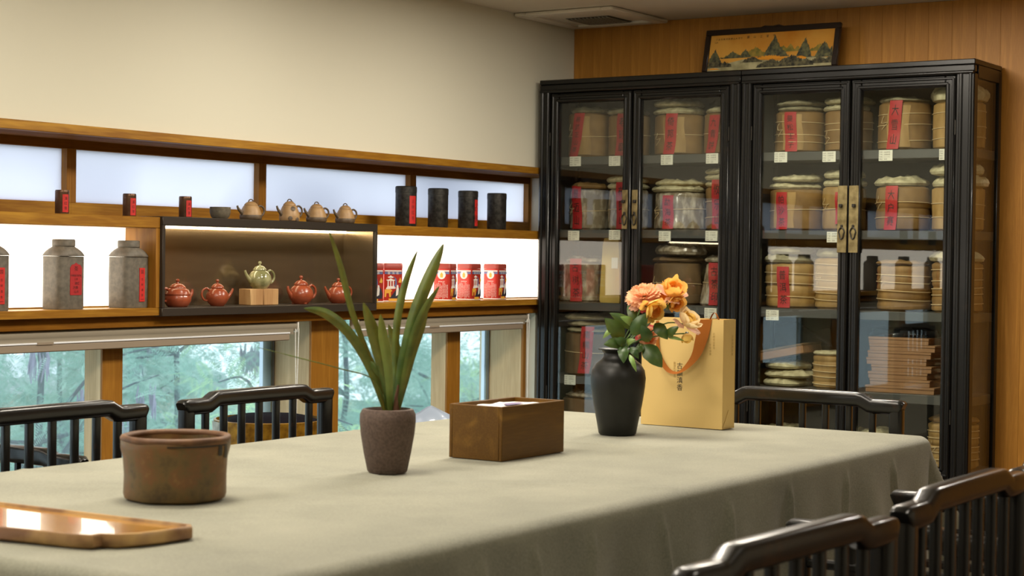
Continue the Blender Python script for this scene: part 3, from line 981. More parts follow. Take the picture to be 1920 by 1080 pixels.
tea_stack(3.050, R4_, .185, .165, 'short ribbed bamboo-leaf stack, fourth shelf of the third bay', 'leaf_wrap', 'pale_paper', 1, ties=4, cakes=5, seed=20, tall_cap=.022, group=G)
# fourth bay
tea_stack(2.750, R1_, .222, .228, 'string-tied tea bundle with slanting red strip, top shelf of the fourth bay', 'kraft_wrap', 'grey_paper', 1, ties=3, strip=((2.745, 1.925), (2.760, 1.722)), chars='大雪山', seed=21, paper=True, tall_cap=.025, group=G)
tea_stack(2.513, R1_, .215, .270, 'tan tea bundle against the side pane, top shelf of the fourth bay', 'leaf_wrap', 'pale_paper', 1, ties=3, seed=22, tall_cap=.075, group=G)
tea_stack(2.752, R2_, .23, .23, 'tea bundle with red strip and curled leaf cover, second shelf of the fourth bay', 'kraft_wrap', 'pale_paper', 1, ties=2, cakes=2, strip=((2.756, 1.568), (2.764, 1.384)), chars='大户赛', seed=23, tall_cap=.042, group=G)
tea_stack(2.513, R2_, .215, .285, 'tea bundle under crumpled pale paper, second shelf against the side pane', 'leaf_wrap', 'pale_paper', 2, ties=2, seed=24, tall_cap=.052, group=G)
tea_stack(2.742, R3_, .228, .215, 'brown ribbed tea stack, third shelf of the fourth bay', 'bamboo_wrap', 'kraft_wrap', 1, ties=4, cakes=5, seed=25, tall_cap=.02, group=G)
tea_stack(2.510, R3_, .21, .255, 'brown ribbed tea stack against the side pane, third shelf', 'bamboo_wrap', 'pale_paper', 1, ties=5, cakes=6, seed=28, tall_cap=.045, group=G)
tea_stack(2.515, R5_, .21, .22, 'yellow ribbed bamboo-leaf stack on the bottom shelf against the side pane', 'leaf_wrap', 'bamboo_wrap', 1, ties=5, cakes=6, seed=29, tall_cap=.03, group=G)

# loose pale cakes
def cake(x, y, z, r, h, label, seed, group):
    o = part('tea_cake', disc_mesh('tea_cake', r, h, seed, 'pale_paper'), 'pale_paper', None, (x, y, z))
    tag(o, label, 'tea cake', group)
zz = R4_ + .0005
for k, lb in enumerate(('lowest pale paper tea cake under the slanting brown box', 'second pale paper tea cake from below, under the slanting brown box', 'third pale paper tea cake from below, under the slanting brown box')):
    cake(XS - .01 + .004 * k, 3.262 + (.006, -.012, .008)[k], zz, (.108, .112, .100)[k], .036, lb, 40 + k, 'pale cakes below the slanting box')
    zz += .0372
cake(XS, 3.28, R5_ + .0005 + .0, .10, .085, 'thick pale paper cake at the bottom of the third bay, under a thinner one', 50, 'pale cakes on the bottom shelves')
cake(XS, 3.28, R5_ + .0875, .098, .045, 'thin pale paper cake at the bottom of the third bay, on a thicker one', 51, 'pale cakes on the bottom shelves')
cake(XS, 2.86, R5_ + .0005, .098, .09, 'thick pale paper cake at the bottom of the fourth bay, under a thinner one', 52, 'pale cakes on the bottom shelves')
cake(XS, 2.86, R5_ + .0925, .096, .05, 'thin pale paper cake at the bottom of the fourth bay, on a thicker one', 53, 'pale cakes on the bottom shelves')
# slanting flat box on the pale cakes
t = thing('flat_box', 'flat brown box lying aslant on pale paper tea cakes', 'box', (XS - .01, 3.265, .846))
rm = Matrix.Rotation(math.radians(-11.5), 3, 'X')
part('carton', MB().box((0, 0, 0), (.20, .235, .036), .002, rot=rm), 'slim_box', t)
part('lid_band', MB().box(tuple(rm @ Vector((0, 0, .020))), (.204, .239, .010), .002, rot=rm), 'dark_wrap', t)
# dark folded wrapper behind it
mb = MB().grid(lambda u, v: (7.28 - .02 * math.sin(v * 3 + u * 4), 3.37 - .26 * u, .885 + .11 * v * (1 - .3 * u) + .012 * math.sin(9 * u + 5 * v)), 12, 6)
mb2 = MB().grid(lambda u, v: (7.283 - .02 * math.sin(v * 3 + u * 4), 3.37 - .26 * u, .885 + .11 * v * (1 - .3 * u) + .012 * math.sin(9 * u + 5 * v)), 12, 6)
mb.add(mb2.v, mb2.f)
mb.v = [(p[0], p[1], p[2] - .02) for p in mb.v]
o = part('folded_wrapper', mb, 'dark_plastic'); tag(o, 'dark folded wrapper standing behind the slanting brown box', 'wrapper')
# yellow packet in the corner bay
t = thing('paper_packet', 'yellow paper tea packet on the third shelf of the corner bay', 'packet', (XS - .02, 4.148, R3_))
mb = MB().lathe([(0, 0), (.058, 0), (.062, .01), (.060, .10), (.056, .20), (.050, .27), (.046, .30), (0, .301)], 24, rf=lambda a, z, r: r / max(abs(math.cos(a)), abs(math.sin(a))) * .86 + .003 * math.sin(5 * a + z * 60), sx=.8)
part('packet_body', mb, 'yellow_packet', t)
part('paper_label', MB().span(-.0465, -.0445, -.045, -.012, .16, .21), 'card_white', t)
# silvery bag lying on the brown bundle
o = part('flat_bag', disc_mesh('flat_bag', .125, .05, 77, 'film_wrap'), 'film_wrap', None, (XS, 3.80, R3_ + .2225)); tag(o, 'flat silvery film bag lying on the brown paper bundle', 'bag')
# eight slim wooden boxes, fourth shelf of fourth bay
zz = R4_ + .0005
spec = [(.30, -.004), (.262, -.004), (.258, .006), (.262, -.010), (.262, .012), (.275, .0), (.285, -.012), (.262, .004)]
names = ['lowest', 'second from below', 'third from below', 'fourth from below', 'fourth from the top', 'third from the top', 'second from the top', 'topmost']
for k, (L_, dy) in enumerate(spec):
    t = thing('slim_wooden_box', 'slim brown wooden box, %s of the pile of eight' % names[k], 'box', (XS - .01, 2.72 + dy, zz), 0, 'pile of slim wooden boxes')
    part('tray', MB().span(-.09, .09, -L_ / 2, L_ / 2, 0, .017, .001), 'slim_box', t)
    part('lid', MB().span(-.092, .092, -L_ / 2 - .002, L_ / 2 + .002, .0172, .0285, .0015), 'slim_box', t)
    zz += .0292
# crumpled dark plastic on top of the pile
mb = MB().lathe([(0, 0), (.09, 0), (.10, .012), (.09, .028), (.05, .04), (0, .036)], 40, rf=lambda a, z, r: r * (1 + .14 * math.sin(7 * a + z * 90) + .08 * math.sin(13 * a)), sx=.85, sy=1.45)
o = part('plastic_sheet', mb, 'dark_plastic', None, (XS - .01, 2.725, zz + .0005)); tag(o, 'crumpled dark plastic sheet on the pile of slim wooden boxes', 'plastic sheet')
# name cards on the shelf fronts
card = MB().span(-.0012, .0012, -.030, .030, -.0225, .0225).mesh('card_sheet', 'card_white')
mb = MB()
for k, s in enumerate(('名称：古树普洱', '产地：云南勐海', '年份：二〇〇七', '类别：生茶')):
    lettering(mb, s, .0068, (-.0017, .004 if len(s) > 6 else .010, .014 - k * .0098), (0, -1, 0), (0, 0, 1))
ctext = mb.mesh('lettering', 'ink_grey')
cards = [(4.294, 1.697, 'first bay nearest the corner, upper row'), (4.083, 1.695, 'corner bay beside its right stile, upper row'), (3.812, 1.695, 'second bay at its left, upper row'), (3.585, 1.697, 'second bay at its right, upper row'),
         (3.254, 1.696, 'third bay at its left, upper row'), (3.03, 1.694, 'third bay at its right, upper row'), (2.777, 1.694, 'fourth bay in its middle, upper row'), (2.516, 1.693, 'fourth bay at its right edge, upper row'),
         (4.297, 1.352, 'corner bay at its left, second row'), (4.077, 1.356, 'corner bay at its right, second row'), (3.817, 1.352, 'second bay at its left, second row'), (3.582, 1.354, 'second bay at its right, second row'), (3.004, 1.352, 'third bay under the two-lobed bundle, second row'),
         (3.282, 1.012, 'third bay at its left, third row'), (3.581, 1.012, 'second bay above the paper bag, third row'), (4.306, .680, 'corner bay, lowest row')]
for (yy, z, where) in cards:
    t = thing('name_card', 'white name card, ' + where, 'card', (XC + .0402, yy, z), 0, 'name cards on the cabinet shelves')
    link('card_sheet', card, t)
    link('lettering', ctext, t)

# ------------------------------------------------------------------ framed landscape on top of the cabinets
t = thing('framed_picture', 'dark framed landscape picture of hills on orange ground, leaning above the cabinets', 'picture', (7.19, 3.395, ZT))
t.rotation_euler = (0, math.radians(13), 0)
PW, PH = .655, .222
fb = .026
mb = MB()
mb.span(0, .02, -PW / 2, PW / 2, PH - fb, PH, .003); mb.span(0, .02, -PW / 2, PW / 2, 0, fb, .003)
mb.span(0, .02, -PW / 2, -PW / 2 + fb, fb, PH - fb, .003); mb.span(0, .02, PW / 2 - fb, PW / 2, fb, PH - fb, .003)
part('frame', mb, 'frame_dark', t)
part('crest', MB().poly([(.004, .06, PH), (.004, .04, PH + .007), (.004, .0, PH + .004), (.004, -.03, PH + .008), (.004, -.055, PH)], (.012, 0, 0)), 'frame_dark', t)
pic = part('picture_panel', MB().span(.008, .014, -PW / 2 + fb, PW / 2 - fb, fb, PH - fb), 'paint_sky', t)
iw, ih = PW - 2 * fb, PH - 2 * fb
def layer(name, pts, x, mat):
    # pts in picture units: u 0..1 left to right, v 0..1 bottom to top
    mb = MB()
    for poly in pts:
        mb.poly([(x, iw / 2 - u * iw, fb + v * ih) for u, v in poly], (-.0006, 0, 0))
    return part(name, mb, mat, pic)
def ridge(u0, u1, base, peaks, seed, steps=26):
    r = random.Random(seed); steps *= 2
    top = []
    for i in range(steps + 1):
        u = u0 + (u1 - u0) * i / steps
        h = max([p[2] * max(0, 1 - abs(u - p[0]) / p[1]) ** p[3] for p in peaks] + [0.02])
        e = min(1, min(i, steps - i) / 2)
        top.append((u, base + (h * r.uniform(.86, 1.0) + r.uniform(-.022, .022)) * e))
    return [(u1, base), (u0, base)] + top
layer('painted_water', [[(0, .0), (1, 0), (1, .22), (.8, .3), (.6, .2), (.3, .3), (.15, .2), (0, .16)]], .0078, 'paint_water')
layer('painted_far_hills', [ridge(.08, .5, .36, [(.2, .1, .18, 1.3), (.38, .13, .28, 1.2)], 1), ridge(.52, .8, .44, [(.6, .05, .2, 1), (.66, .05, .22, 1), (.72, .04, .16, 1)], 2), ridge(.76, 1, .42, [(.9, .1, .2, 1)], 3)], .0076, 'paint_far')
layer('painted_middle_hills', [ridge(.0, .14, .2, [(.05, .06, .42, .8)], 4), ridge(.1, .36, .34, [(.2, .08, .2, 1), (.3, .05, .24, .8)], 5), ridge(.4, .66, .32, [(.53, .08, .62, .8), (.58, .07, .28, .8)], 6, 40), ridge(.70, .84, .26, [(.775, .06, .56, .7)], 7, 30), ridge(.83, 1, .25, [(.93, .07, .46, .8), (.99, .05, .3, 1)], 8)], .0070, 'paint_mid')
layer('painted_glow', [ridge(.40, .62, .26, [(.5, .14, .12, .6)], 9), ridge(.70, .80, .22, [(.75, .06, .1, .6)], 10), ridge(.0, .1, .04, [(.05, .05, .05, .6)], 11)], .0064, 'paint_glow')
layer('painted_near_rocks', [ridge(.0, .2, .1, [(.06, .1, .22, .7), (.14, .08, .16, .8)], 12, 30), ridge(.27, .45, .2, [(.36, .08, .16, .6)], 13, 30), ridge(.40, .86, .04, [(.52, .12, .24, .6), (.68, .12, .32, .5), (.8, .08, .2, .7)], 14, 60), ridge(.84, 1, .08, [(.9, .08, .2, .6), (.99, .05, .3, .8)], 15, 30)], .0058, 'paint_near')
mb = MB()
for k, ch in enumerate('圖山江里千'):
    lettering(mb, ch, .013, (.0072, iw / 2 - (.31 + k * .052) * iw, fb + .905 * ih), (0, -1, 0), (0, 0, 1))
for k, ch in enumerate('丁亥年秋月景德山人写于'):
    lettering(mb, ch, .010, (.0072, iw / 2 - (.05 + k * .0205) * iw, fb + .885 * ih), (0, -1, 0), (0, 0, 1))
lettering(mb, '山人', .009, (.0072, iw / 2 - .05 * iw, fb + .80 * ih), (0, -1, 0), (0, 0, 1))
part('lettering', mb, 'ink', pic)

# ------------------------------------------------------------------ table and cloth
TX0, TX1, TY0, TY1, TZ = 1.975, 4.915, 1.822, 3.145, 0.75
t = thing('dining_table', 'long rectangular table hidden under the grey cloth', 'table', ((TX0 + TX1) / 2, (TY0 + TY1) / 2, 0))
lx, ly = (TX1 - TX0) / 2 - .012, (TY1 - TY0) / 2 - .012
part('tabletop', MB().span(-lx, lx, -ly, ly, TZ - .045, TZ - .006, .012), 'box_walnut', t)
lm = MB().span(-.04, .04, -.04, .04, 0, TZ - .045, .004).mesh('leg', 'box_walnut')
for sx in (-1, 1):
    for sy in (-1, 1):
        link('leg', lm, t, (sx * (lx - .30), sy * (ly - .12), 0))
part('apron', MB().span(-lx + .3, lx - .3, -ly + .11, -ly + .13, TZ - .12, TZ - .045), 'box_walnut', t)
part('apron', MB().span(-lx + .3, lx - .3, ly - .13, ly - .11, TZ - .12, TZ - .045), 'box_walnut', t)

CREASES = [(2.42, .012, .25), (2.63, .014, -.28), (2.80, .010, .1), (3.02, .010, -.2), (3.30, .012, .22), (3.62, .014, -.15), (3.95, .012, .2), (4.30, .012, -.1), (4.62, .014, .1), (2.15, .014, -.2), (2.2, .012, .1)]
def cloth_pos(x, y):
    """flat cloth coordinate -> draped position"""
    cx = min(max(x, TX0), TX1); cy = min(max(y, TY0), TY1)
    dx, dy = x - cx, y - cy
    d = math.hypot(dx, dy)
    if d < 1e-9:
        z = TZ + .0010 * math.sin(x * 7 + y * 3) * math.sin(y * 9 - x * 2) - .0010
        # shallow creases
        for (a, b, c) in ((.9, .45, 3.9), (.35, -1, -1.35), (1, .2, 4.6)):
            q = (a * x + b * y - c) / math.hypot(a, b)
            z += .0022 * math.exp(-(q / .012) ** 2)
        return (x, y, z)
    nx, ny = dx / d, dy / d
    rr = .035
    corner = min(abs(dx), abs(dy)) / (d + 1e-9)          # 0 along sides, .7 at the fold
    ang = min(d / rr, PI / 2)
    out = rr * math.sin(ang); drop = rr * (1 - math.cos(ang))
    rest = max(0, d - rr * PI / 2)
    s = x if abs(dy) > abs(dx) else y
    fl = .06 + .55 * corner
    wave = (math.sin(s * 17 + 1.3) * .5 + math.sin(s * 7.3 + .4) * .7 + .35 * math.sin(s * 31 + 2)) * .024 * min(1, rest / .22) * (1 - corner)
    for (a, w_, lean_) in CREASES:
        q = (s - a - lean_ * rest) / w_
        wave += .011 * math.exp(-q * q) * min(1, rest / .04) * (1 - corner)
    out += rest * fl + wave
    drop += rest * math.sqrt(max(.2, 1 - fl * fl))
    return (cx + nx * out, cy + ny * out, TZ - .001 - drop)
oh = {'x0': .30, 'x1': .30, 'y0': .46, 'y1': .06}
def axis(a0, a1, lo, hi, step):
    pts = list(np.arange(a0, a1, step)) + [a1]
    L_ = [a0 - q for q in np.arange(.006, lo + .001, .009)][::-1]
    R_ = [a1 + q for q in np.arange(.006, hi + .001, .009)]
    return L_ + pts + R_
gx = axis(TX0, TX1, oh['x0'], oh['x1'], .0075); gy = axis(TY0, TY1, oh['y0'], oh['y1'], .03)
mb = MB()
vs = [cloth_pos(x, y) for y in gy for x in gx]
nxx = len(gx)
fs = [(j * nxx + i, j * nxx + i + 1, (j + 1) * nxx + i + 1, (j + 1) * nxx + i) for j in range(len(gy) - 1) for i in range(nxx - 1)]
mb.add(vs, fs)
o = part('tablecloth', mb, 'table_linen', angle=80); tag(o, 'grey-green linen cloth draped over the long table', 'tablecloth')

# ------------------------------------------------------------------ chairs
CW = .65
def make_chair(label, arms):
    t = thing('slatted_chair', label, 'chair', (0, 0, 0))
    L = 'chair_lacquer'
    hw = CW / 2 - .021
    z0, z1 = .8155, .8335
    ye = .47
    rail = [(-CW / 2 + .001, 0, z0 - .003), (-CW / 2 + .005, 0, z0 - .001), (-CW / 2 + .012, 0, z0), (-.235, 0, z0), (-.222, 0, z0 + .001), (-.192, 0, z1 - .001), (-.178, 0, z1), (0, 0, z1 + .0005), (.178, 0, z1), (.192, 0, z1 - .001), (.222, 0, z0 + .001), (.235, 0, z0), (CW / 2 - .012, 0, z0), (CW / 2 - .005, 0, z0 - .001), (CW / 2 - .001, 0, z0 - .003)]
    part('top_rail', MB().tube(rail, [.0185, .0215] + [.0225] * 11 + [.0215, .0185], 20, sq=.55, flat=(.95, 1.0)), L, t, angle=50)
    for s in (-1, 1):
        part('leg', MB().tube([(s * hw, 0, 0), (s * hw, 0, .45), (s * hw, 0, .808)], [.019, .020, .0205], 16, up=(0, 1, 0), sq=.55), L, t, angle=50)
        part('leg', MB().tube([(s * hw, ye, 0), (s * hw, ye, .45), (s * hw, ye, .670 if arms else .425)], [.018, .019, .019], 16, up=(0, 1, 0), sq=.55), L, t, angle=50)
        if arms:
            arm = [(s * hw, .012, .668), (s * hw, .12, .668), (s * hw, .14, .669), (s * hw, .165, .679), (s * hw, .18, .680), (s * hw, .34, .680), (s * hw, .355, .679), (s * hw, .38, .669), (s * hw, .40, .668), (s * hw, ye + .020, .667), (s * hw, ye + .024, .665)]
            part('arm_rail', MB().tube(arm, [.0225] * 10 + [.018], 16, sq=.5, flat=(.9, 1.12)), L, t, angle=50)
            for k in range(3):
                yy = ye * (k + 1) / 4
                part('arm_slat', MB().tube([(s * hw, yy, .52), (s * hw, yy, .664)], .0085, 8, up=(0, 1, 0), sq=.6), L, t)
            part('arm_stretcher', MB().tube([(s * hw, .015, .60), (s * hw, ye - .015, .60)], .0105, 8, sq=.7), L, t)
            part('arm_stretcher', MB().tube([(s * hw, .015, .52), (s * hw, ye - .015, .52)], .0105, 8, sq=.7), L, t)
        part('stretcher', MB().tube([(s * hw, .015, .12), (s * hw, ye - .015, .12)], .011, 8, sq=.7), L, t)
    for k in range(7):
        x = -hw + 2 * hw * (k + 1) / 8
        zt = z1 - .012 if abs(x) < .17 else z0 - .010
        part('slat', MB().tube([(x, 0, .50), (x, 0, zt)], .0100, 12, up=(0, 1, 0), sq=.55), L, t, angle=50)
    part('back_rail', MB().tube([(-hw, 0, .50), (hw, 0, .50)], .014, 10, sq=.7), L, t)
    mb = MB()
    mb.span(-CW / 2 + .004, CW / 2 - .004, -.015, ye + .015, .425, .455, .006)
    part('seat', mb, L, t)
    part('apron', MB().span(-hw + .018, hw - .018, ye - .008, ye + .004, .36, .425, .004), L, t)
    part('stretcher', MB().tube([(-hw, 0, .10), (hw, 0, .10)], .011, 8, sq=.7), L, t)
    part('stretcher', MB().tube([(-hw, ye, .08), (hw, ye, .08)], .012, 8, sq=.7), L, t)
    return t
GC = 'black slatted chairs around the table'
ch = make_chair('black lacquered slat-back chair by the window, in front of the gold planter', False)
ch['group'] = GC
ch.location = (3.95, 3.485, 0); ch.rotation_euler = (0, 0, PI)
copy_tree(ch, (3.150, 3.48, 0), PI, 'black lacquered slat-back chair cut by the left edge, behind the clay bowl', GC)
copy_tree(ch, (2.42, 1.082, 0), math.radians(-3), 'black lacquered slat-back chair in the foreground at the bottom edge', GC)
copy_tree(ch, (3.185, 1.09, 0), 0, 'worn black slat-back chair in the lower right corner of the picture', GC)
copy_tree(ch, (5.05, 2.245, 0), -PI / 2, 'black lacquered slat-back chair at the far table end, before the cabinets', GC)
ca = make_chair('black armchair beyond the right edge whose square arm end stands against the hanging cloth', True)
ca['group'] = 'black slatted armchairs'
ca.location = (3.84, 1.10, 0)
copy_tree(ca, (3.075, 4.105, 0), PI, 'black armchair of which only an arm shows, between left chair and window', 'black slatted armchairs')

# ------------------------------------------------------------------ things on the table
ZTAB = TZ + .001
def vdir(x, y):
    return Vector((x, y, 0)).normalized()
# brown clay bowl
bx, by = 2.553, 2.468
d = vdir(bx, by)
c = Vector((bx, by, ZTAB)) + d * .098
t = thing('clay_bowl', 'rough brown clay bowl with straight sides and a dark drip mark', 'bowl', c)
cr = crumple(3, .0022)
prof = [(0, 0), (.092, 0), (.0985, .004), (.1010, .012), (.1025, .05), (.1065, .085), (.1110, .105), (.1105, .118)]
part('bowl_body', MB().lathe(prof + [(.1095, .121), (.098, .121), (.096, .09), (.090, .02), (.08, .012), (0, .011)], 56, rf=lambda a, z, r: r + cr(a, z) + (.0015 * math.sin(6 * a + z * 40))), 'bowl_clay', t)
part('rim', MB().tube([((.1045 + cr(q, .12)) * math.cos(q), (.1045 + cr(q, .12)) * math.sin(q), .1235) for q in [2 * PI * j / 56 for j in range(56)]], .0075, 10, closed=True), 'bowl_rim', t)
def drip(a0, a1, z0, z1):
    def fn(u, v):
        a = a0 + (a1 - a0) * u
        z = z1 - (z1 - z0) * v
        r = .1125 + cr(a, z) + .0008 - .10 * max(0, .103 - z)
        return (r * math.cos(a), r * math.sin(a), z)
    return fn
ad = math.atan2(-by, -bx)          # angle that faces the camera
mb = MB()
mb.grid(drip(ad - .15, ad + 1.08, .1135, .1165), 20, 1)
mb.grid(drip(ad + .82, ad + .92, .094, .1135), 4, 3); mb.grid(drip(ad + 1.0, ad + 1.10, .088, .1135), 4, 3)
part('glaze_drip', mb, 'bowl_glaze_drip', t)

# live-edge wooden board: local X = away from camera side, Y left
pts_top = [(2.261, 2.639), (2.267, 2.50), (2.272, 2.33), (2.279, 2.162), (2.262, 2.145), (2.20, 2.150), (2.155, 2.160), (2.120, 2.180), (2.108, 2.205), (2.088, 2.205), (2.076, 2.24), (2.066, 2.32), (2.052, 2.394), (2.045, 2.52), (2.05, 2.66), (2.06, 2.78), (2.12, 2.82), (2.2, 2.815), (2.255, 2.79)]
cx = sum(p[0] for p in pts_top) / len(pts_top); cy = sum(p[1] for p in pts_top) / len(pts_top)
t = thing('wooden_board', 'glossy live-edge wooden tray board at the lower left of the table', 'board', (cx, cy, ZTAB))
N = len(pts_top)
mb = MB()
loops = []
for (ins, z) in ((.006, 0), (0, .004), (0, .020), (.003, .0235), (.010, .0235), (.014, .018)):
    lp = []
    for (px, py) in pts_top:
        v = Vector((px - cx, py - cy, 0)); l = v.length
        lp.append(tuple(v * ((l - ins) / l) + Vector((0, 0, z))))
    loops.append(lp)
vs = [p for lp in loops for p in lp]
fs = []
for a in range(len(loops) - 1):
    for i in range(N):
        j = (i + 1) % N
        fs.append((a * N + i, a * N + j, (a + 1) * N + j, (a + 1) * N + i))
fs.append(tuple(range(N))[::-1])
mb.add(vs, fs)
part('live_edge', mb, 'board_bark', t, angle=50)
last = loops[-1]
mb = MB().add(last + [(p[0], p[1], p[2] - .004) for p in last], [tuple(range(N)), tuple(range(N, 2 * N))[::-1]])
part('polished_face', mb, 'board_wood', t)

# orchid-like plant in a purple clay pot
bx, by = 3.211, 2.446
d = vdir(bx, by); side = Vector((d.y, -d.x, 0))
c = Vector((bx, by, ZTAB)) + d * .040
t = thing('potted_plant', 'strap-leaved green plant in a brown clay pot on the cloth', 'plant', c, math.atan2(side.y, side.x))
# local x = picture right, local y = away from the camera
def potr(a, z, r):
    n = 1.0
    if z < .012:
        n = .985 if math.sin(3 * a + .3) > -.2 else .93
    return r * n
prof = [(0, .004), (.036, .004), (.044, .0), (.047, .004), (.0545, .045), (.062, .09), (.0645, .118), (.0640, .134), (.0585, .145), (.052, .1465), (.049, .140), (.049, .128), (0, .128)]
part('pot', MB().lathe(prof, 48, rf=potr), 'purple_clay', t)
part('foot_notch', MB().poly([(-.022, -.0462, .0005), (.022, -.0462, .0005), (.014, -.0470, .0085), (-.014, -.0470, .0085)], (0, .004, 0)), 'soil', t)
part('soil', MB().lathe([(0, .136), (.03, .135), (.0485, .131), (.0485, .128), (0, .128)], 32), 'soil', t)
PXL = 4.06 / 3323.5
def lp(px, py, dep=0.0):
    return ((px - 727) * PXL, dep, .145 + (768 - py) * PXL)
leaves = [
    ([(738, 775), (700, 690), (660, 590), (636, 500), (613, 432)], 12, (0, -.02, -.035, -.04, -.05), 0),
    ([(725, 778), (693, 690), (655, 625), (612, 588), (570, 578)], 20, (0, -.03, -.055, -.07, -.08), 0),
    ([(742, 778), (752, 690), (775, 590), (805, 510), (829, 454)], 25, (0, .01, .015, .02, .03), 0),
    ([(738, 778), (740, 690), (742, 610), (756, 535), (780, 467)], 15, (0, .03, .04, .05, .05), 0),
    ([(745, 778), (758, 700), (775, 625), (796, 575), (820, 534)], 15, (0, -.02, -.03, -.04, -.05), 0),
    ([(732, 778), (722, 715), (708, 660), (694, 610), (679, 566)], 24, (0, -.025, -.04, -.05, -.06), 0),
    ([(730, 778), (729, 720), (724, 670), (716, 625), (711, 587)], 19, (0, -.03, -.05, -.06, -.07), 1),
    ([(740, 778), (752, 720), (765, 660), (783, 605), (798, 572)], 34, (0, .015, .02, .025, .03), 0),
    ([(735, 778), (742, 730), (745, 690), (738, 650), (726, 610)], 22, (0, .03, .05, .06, .06), 0),
    ([(728, 778), (715, 735), (703, 700), (694, 678), (690, 672)], 10, (0, .03, .05, .06, .06), 0),
    ([(736, 778), (728, 735), (718, 706), (704, 690), (692, 676)], 16, (0, -.01, -.02, -.03, -.03), 0),
]
for i, (pp, wpx, deps, pale) in enumerate(leaves):
    cl = spline([lp(p[0], p[1], q) for p, q in zip(pp, deps)], 22)
    hw_ = wpx * PXL / 2
    def fn(u, v, cl=cl, hw_=hw_, i=i):
        k = min(int(round(v * 22)), 22)
        p = cl[k]
        tg = (cl[min(k + 1, 22)] - cl[max(k - 1, 0)]).normalized()
        sd = tg.cross(Vector((.15 * math.sin(i * 2.1), -1, .1))).normalized()
        nn = sd.cross(tg).normalized()
        wv = hw_ * (.42 + .58 * math.sin(min(1, v * 1.5) * PI / 2)) * (1 - max(0, (v - .62) / .38) ** 2.2)
        q = (u - .5) * 2
        return tuple(p + sd * q * wv - nn * (abs(q) ** 1.4) * wv * .35)
    mb = MB().grid(fn, 6, 22)
    b2 = MB().grid(lambda u, v: tuple(Vector(fn(u, v)) + Vector((0, .0009, 0))), 6, 22)
    mb.add(b2.v, [f[::-1] for f in b2.f])
    part('leaf', mb, 'orchid_leaf_pale' if pale else 'orchid_leaf', t, angle=60)
cl = spline([lp(728, 776, 0), lp(700, 712, -.03), lp(640, 690, -.06), lp(560, 668, -.09), lp(489, 650, -.1)], 24)
part('leaf', MB().tube(cl, [.0016] * 12 + [.0013] * 8 + [.0007] * 5, 5), 'orchid_leaf', t)
part('dry_sheath', MB().tube([lp(742, 778), lp(744, 745), lp(746, 722)], [.0075, .007, .002], 8, up=(0, 1, 0)), 'dry_stem', t)

# lidded walnut box
t = thing('wooden_box', 'square-cornered walnut box with a sunken paper-filled top', 'box', (3.583, 2.381, ZTAB))
bw, bd, bh = .288, .157, .133
mb = MB(); wt = .009
part('long_side', MB().span(0, bw, 0, wt, 0, bh, .0012), 'box_walnut', t)
part('long_side', MB().span(0, bw, bd - wt, bd, 0, bh, .0012), 'box_walnut', t)
part('short_side', MB().span(0, wt, wt, bd - wt, 0, bh, .0012), 'box_walnut', t)
part('short_side', MB().span(bw - wt, bw, wt, bd - wt, 0, bh, .0012), 'box_walnut', t)
part('base', MB().span(wt, bw - wt, wt, bd - wt, 0, .008), 'box_walnut', t)
part('sunken_lid', MB().span(wt, bw - wt, wt, bd - wt, .105, .122), 'box_lining', t)
mb = MB().grid(lambda u, v: (.05 + .19 * u, .03 + .10 * v, .1235 + .004 * math.sin(u * 7 + v * 3) ** 2), 10, 6)
part('tissue', mb, 'tissue_paper', t)
part('printed_mark', MB().poly([(.10, .05, .1290), (.17, .045, .1290), (.19, .075, .1290), (.13, .085, .1290)], (0, 0, .0004)), 'violet_print', t)

# black vase with roses
bx, by = 4.316, 2.479
d = vdir(bx, by); side = Vector((d.y, -d.x, 0))
VC = Vector((bx, by, ZTAB)) + d * .050
t = thing('black_vase', 'matt black shouldered vase holding roses', 'vase', VC)
prof = [(0, 0), (.050, 0), (.0535, .004), (.060, .04), (.070, .09), (.0765, .135), (.0785, .160), (.075, .182), (.064, .200), (.048, .212), (.042, .222), (.042, .230), (.050, .238), (.0575, .2405), (.0575, .243), (.052, .243), (.037, .232), (.037, .215), (.05, .19), (.06, .15), (.05, .02), (0, .012)]
part('vase_body', MB().lathe(prof, 56), 'black_glaze', t)
PXV = 4.99 / 3323.5
ra = math.atan2(side.y, side.x)
def rp(px, py, dep=0.0):
    return Vector(((px - 1158) * PXV, dep, .242 + (660 - py) * PXV))
def petal_mesh(name, R, th, half, flare, ruffle, mat, point=0.0):
    """petal as a patch of a cup: base at the origin, cup radius R, rising th radians up the cup"""
    def fn(u, v):
        q = (u - .5) * 2
        sh = (.30 + .70 * math.sin(PI * min(1, .10 + .72 * v))) * (1 - point * max(0, v - .55) * 1.6)
        a = q * half * sh
        t_ = th * v * (1 - .10 * q * q)
        rr = R * math.sin(t_) + flare * R * max(0, v - .55) ** 1.5 * 3 + ruffle * R * math.sin(q * 8 + R * 900) * v * v
        z = R * (1 - math.cos(t_)) - flare * R * max(0, v - .75) ** 2 * 4
        return (rr * math.cos(a), rr * math.sin(a), z)
    return MB().grid(fn, 8, 8).mesh(name, mat, 80)
_pm = {}
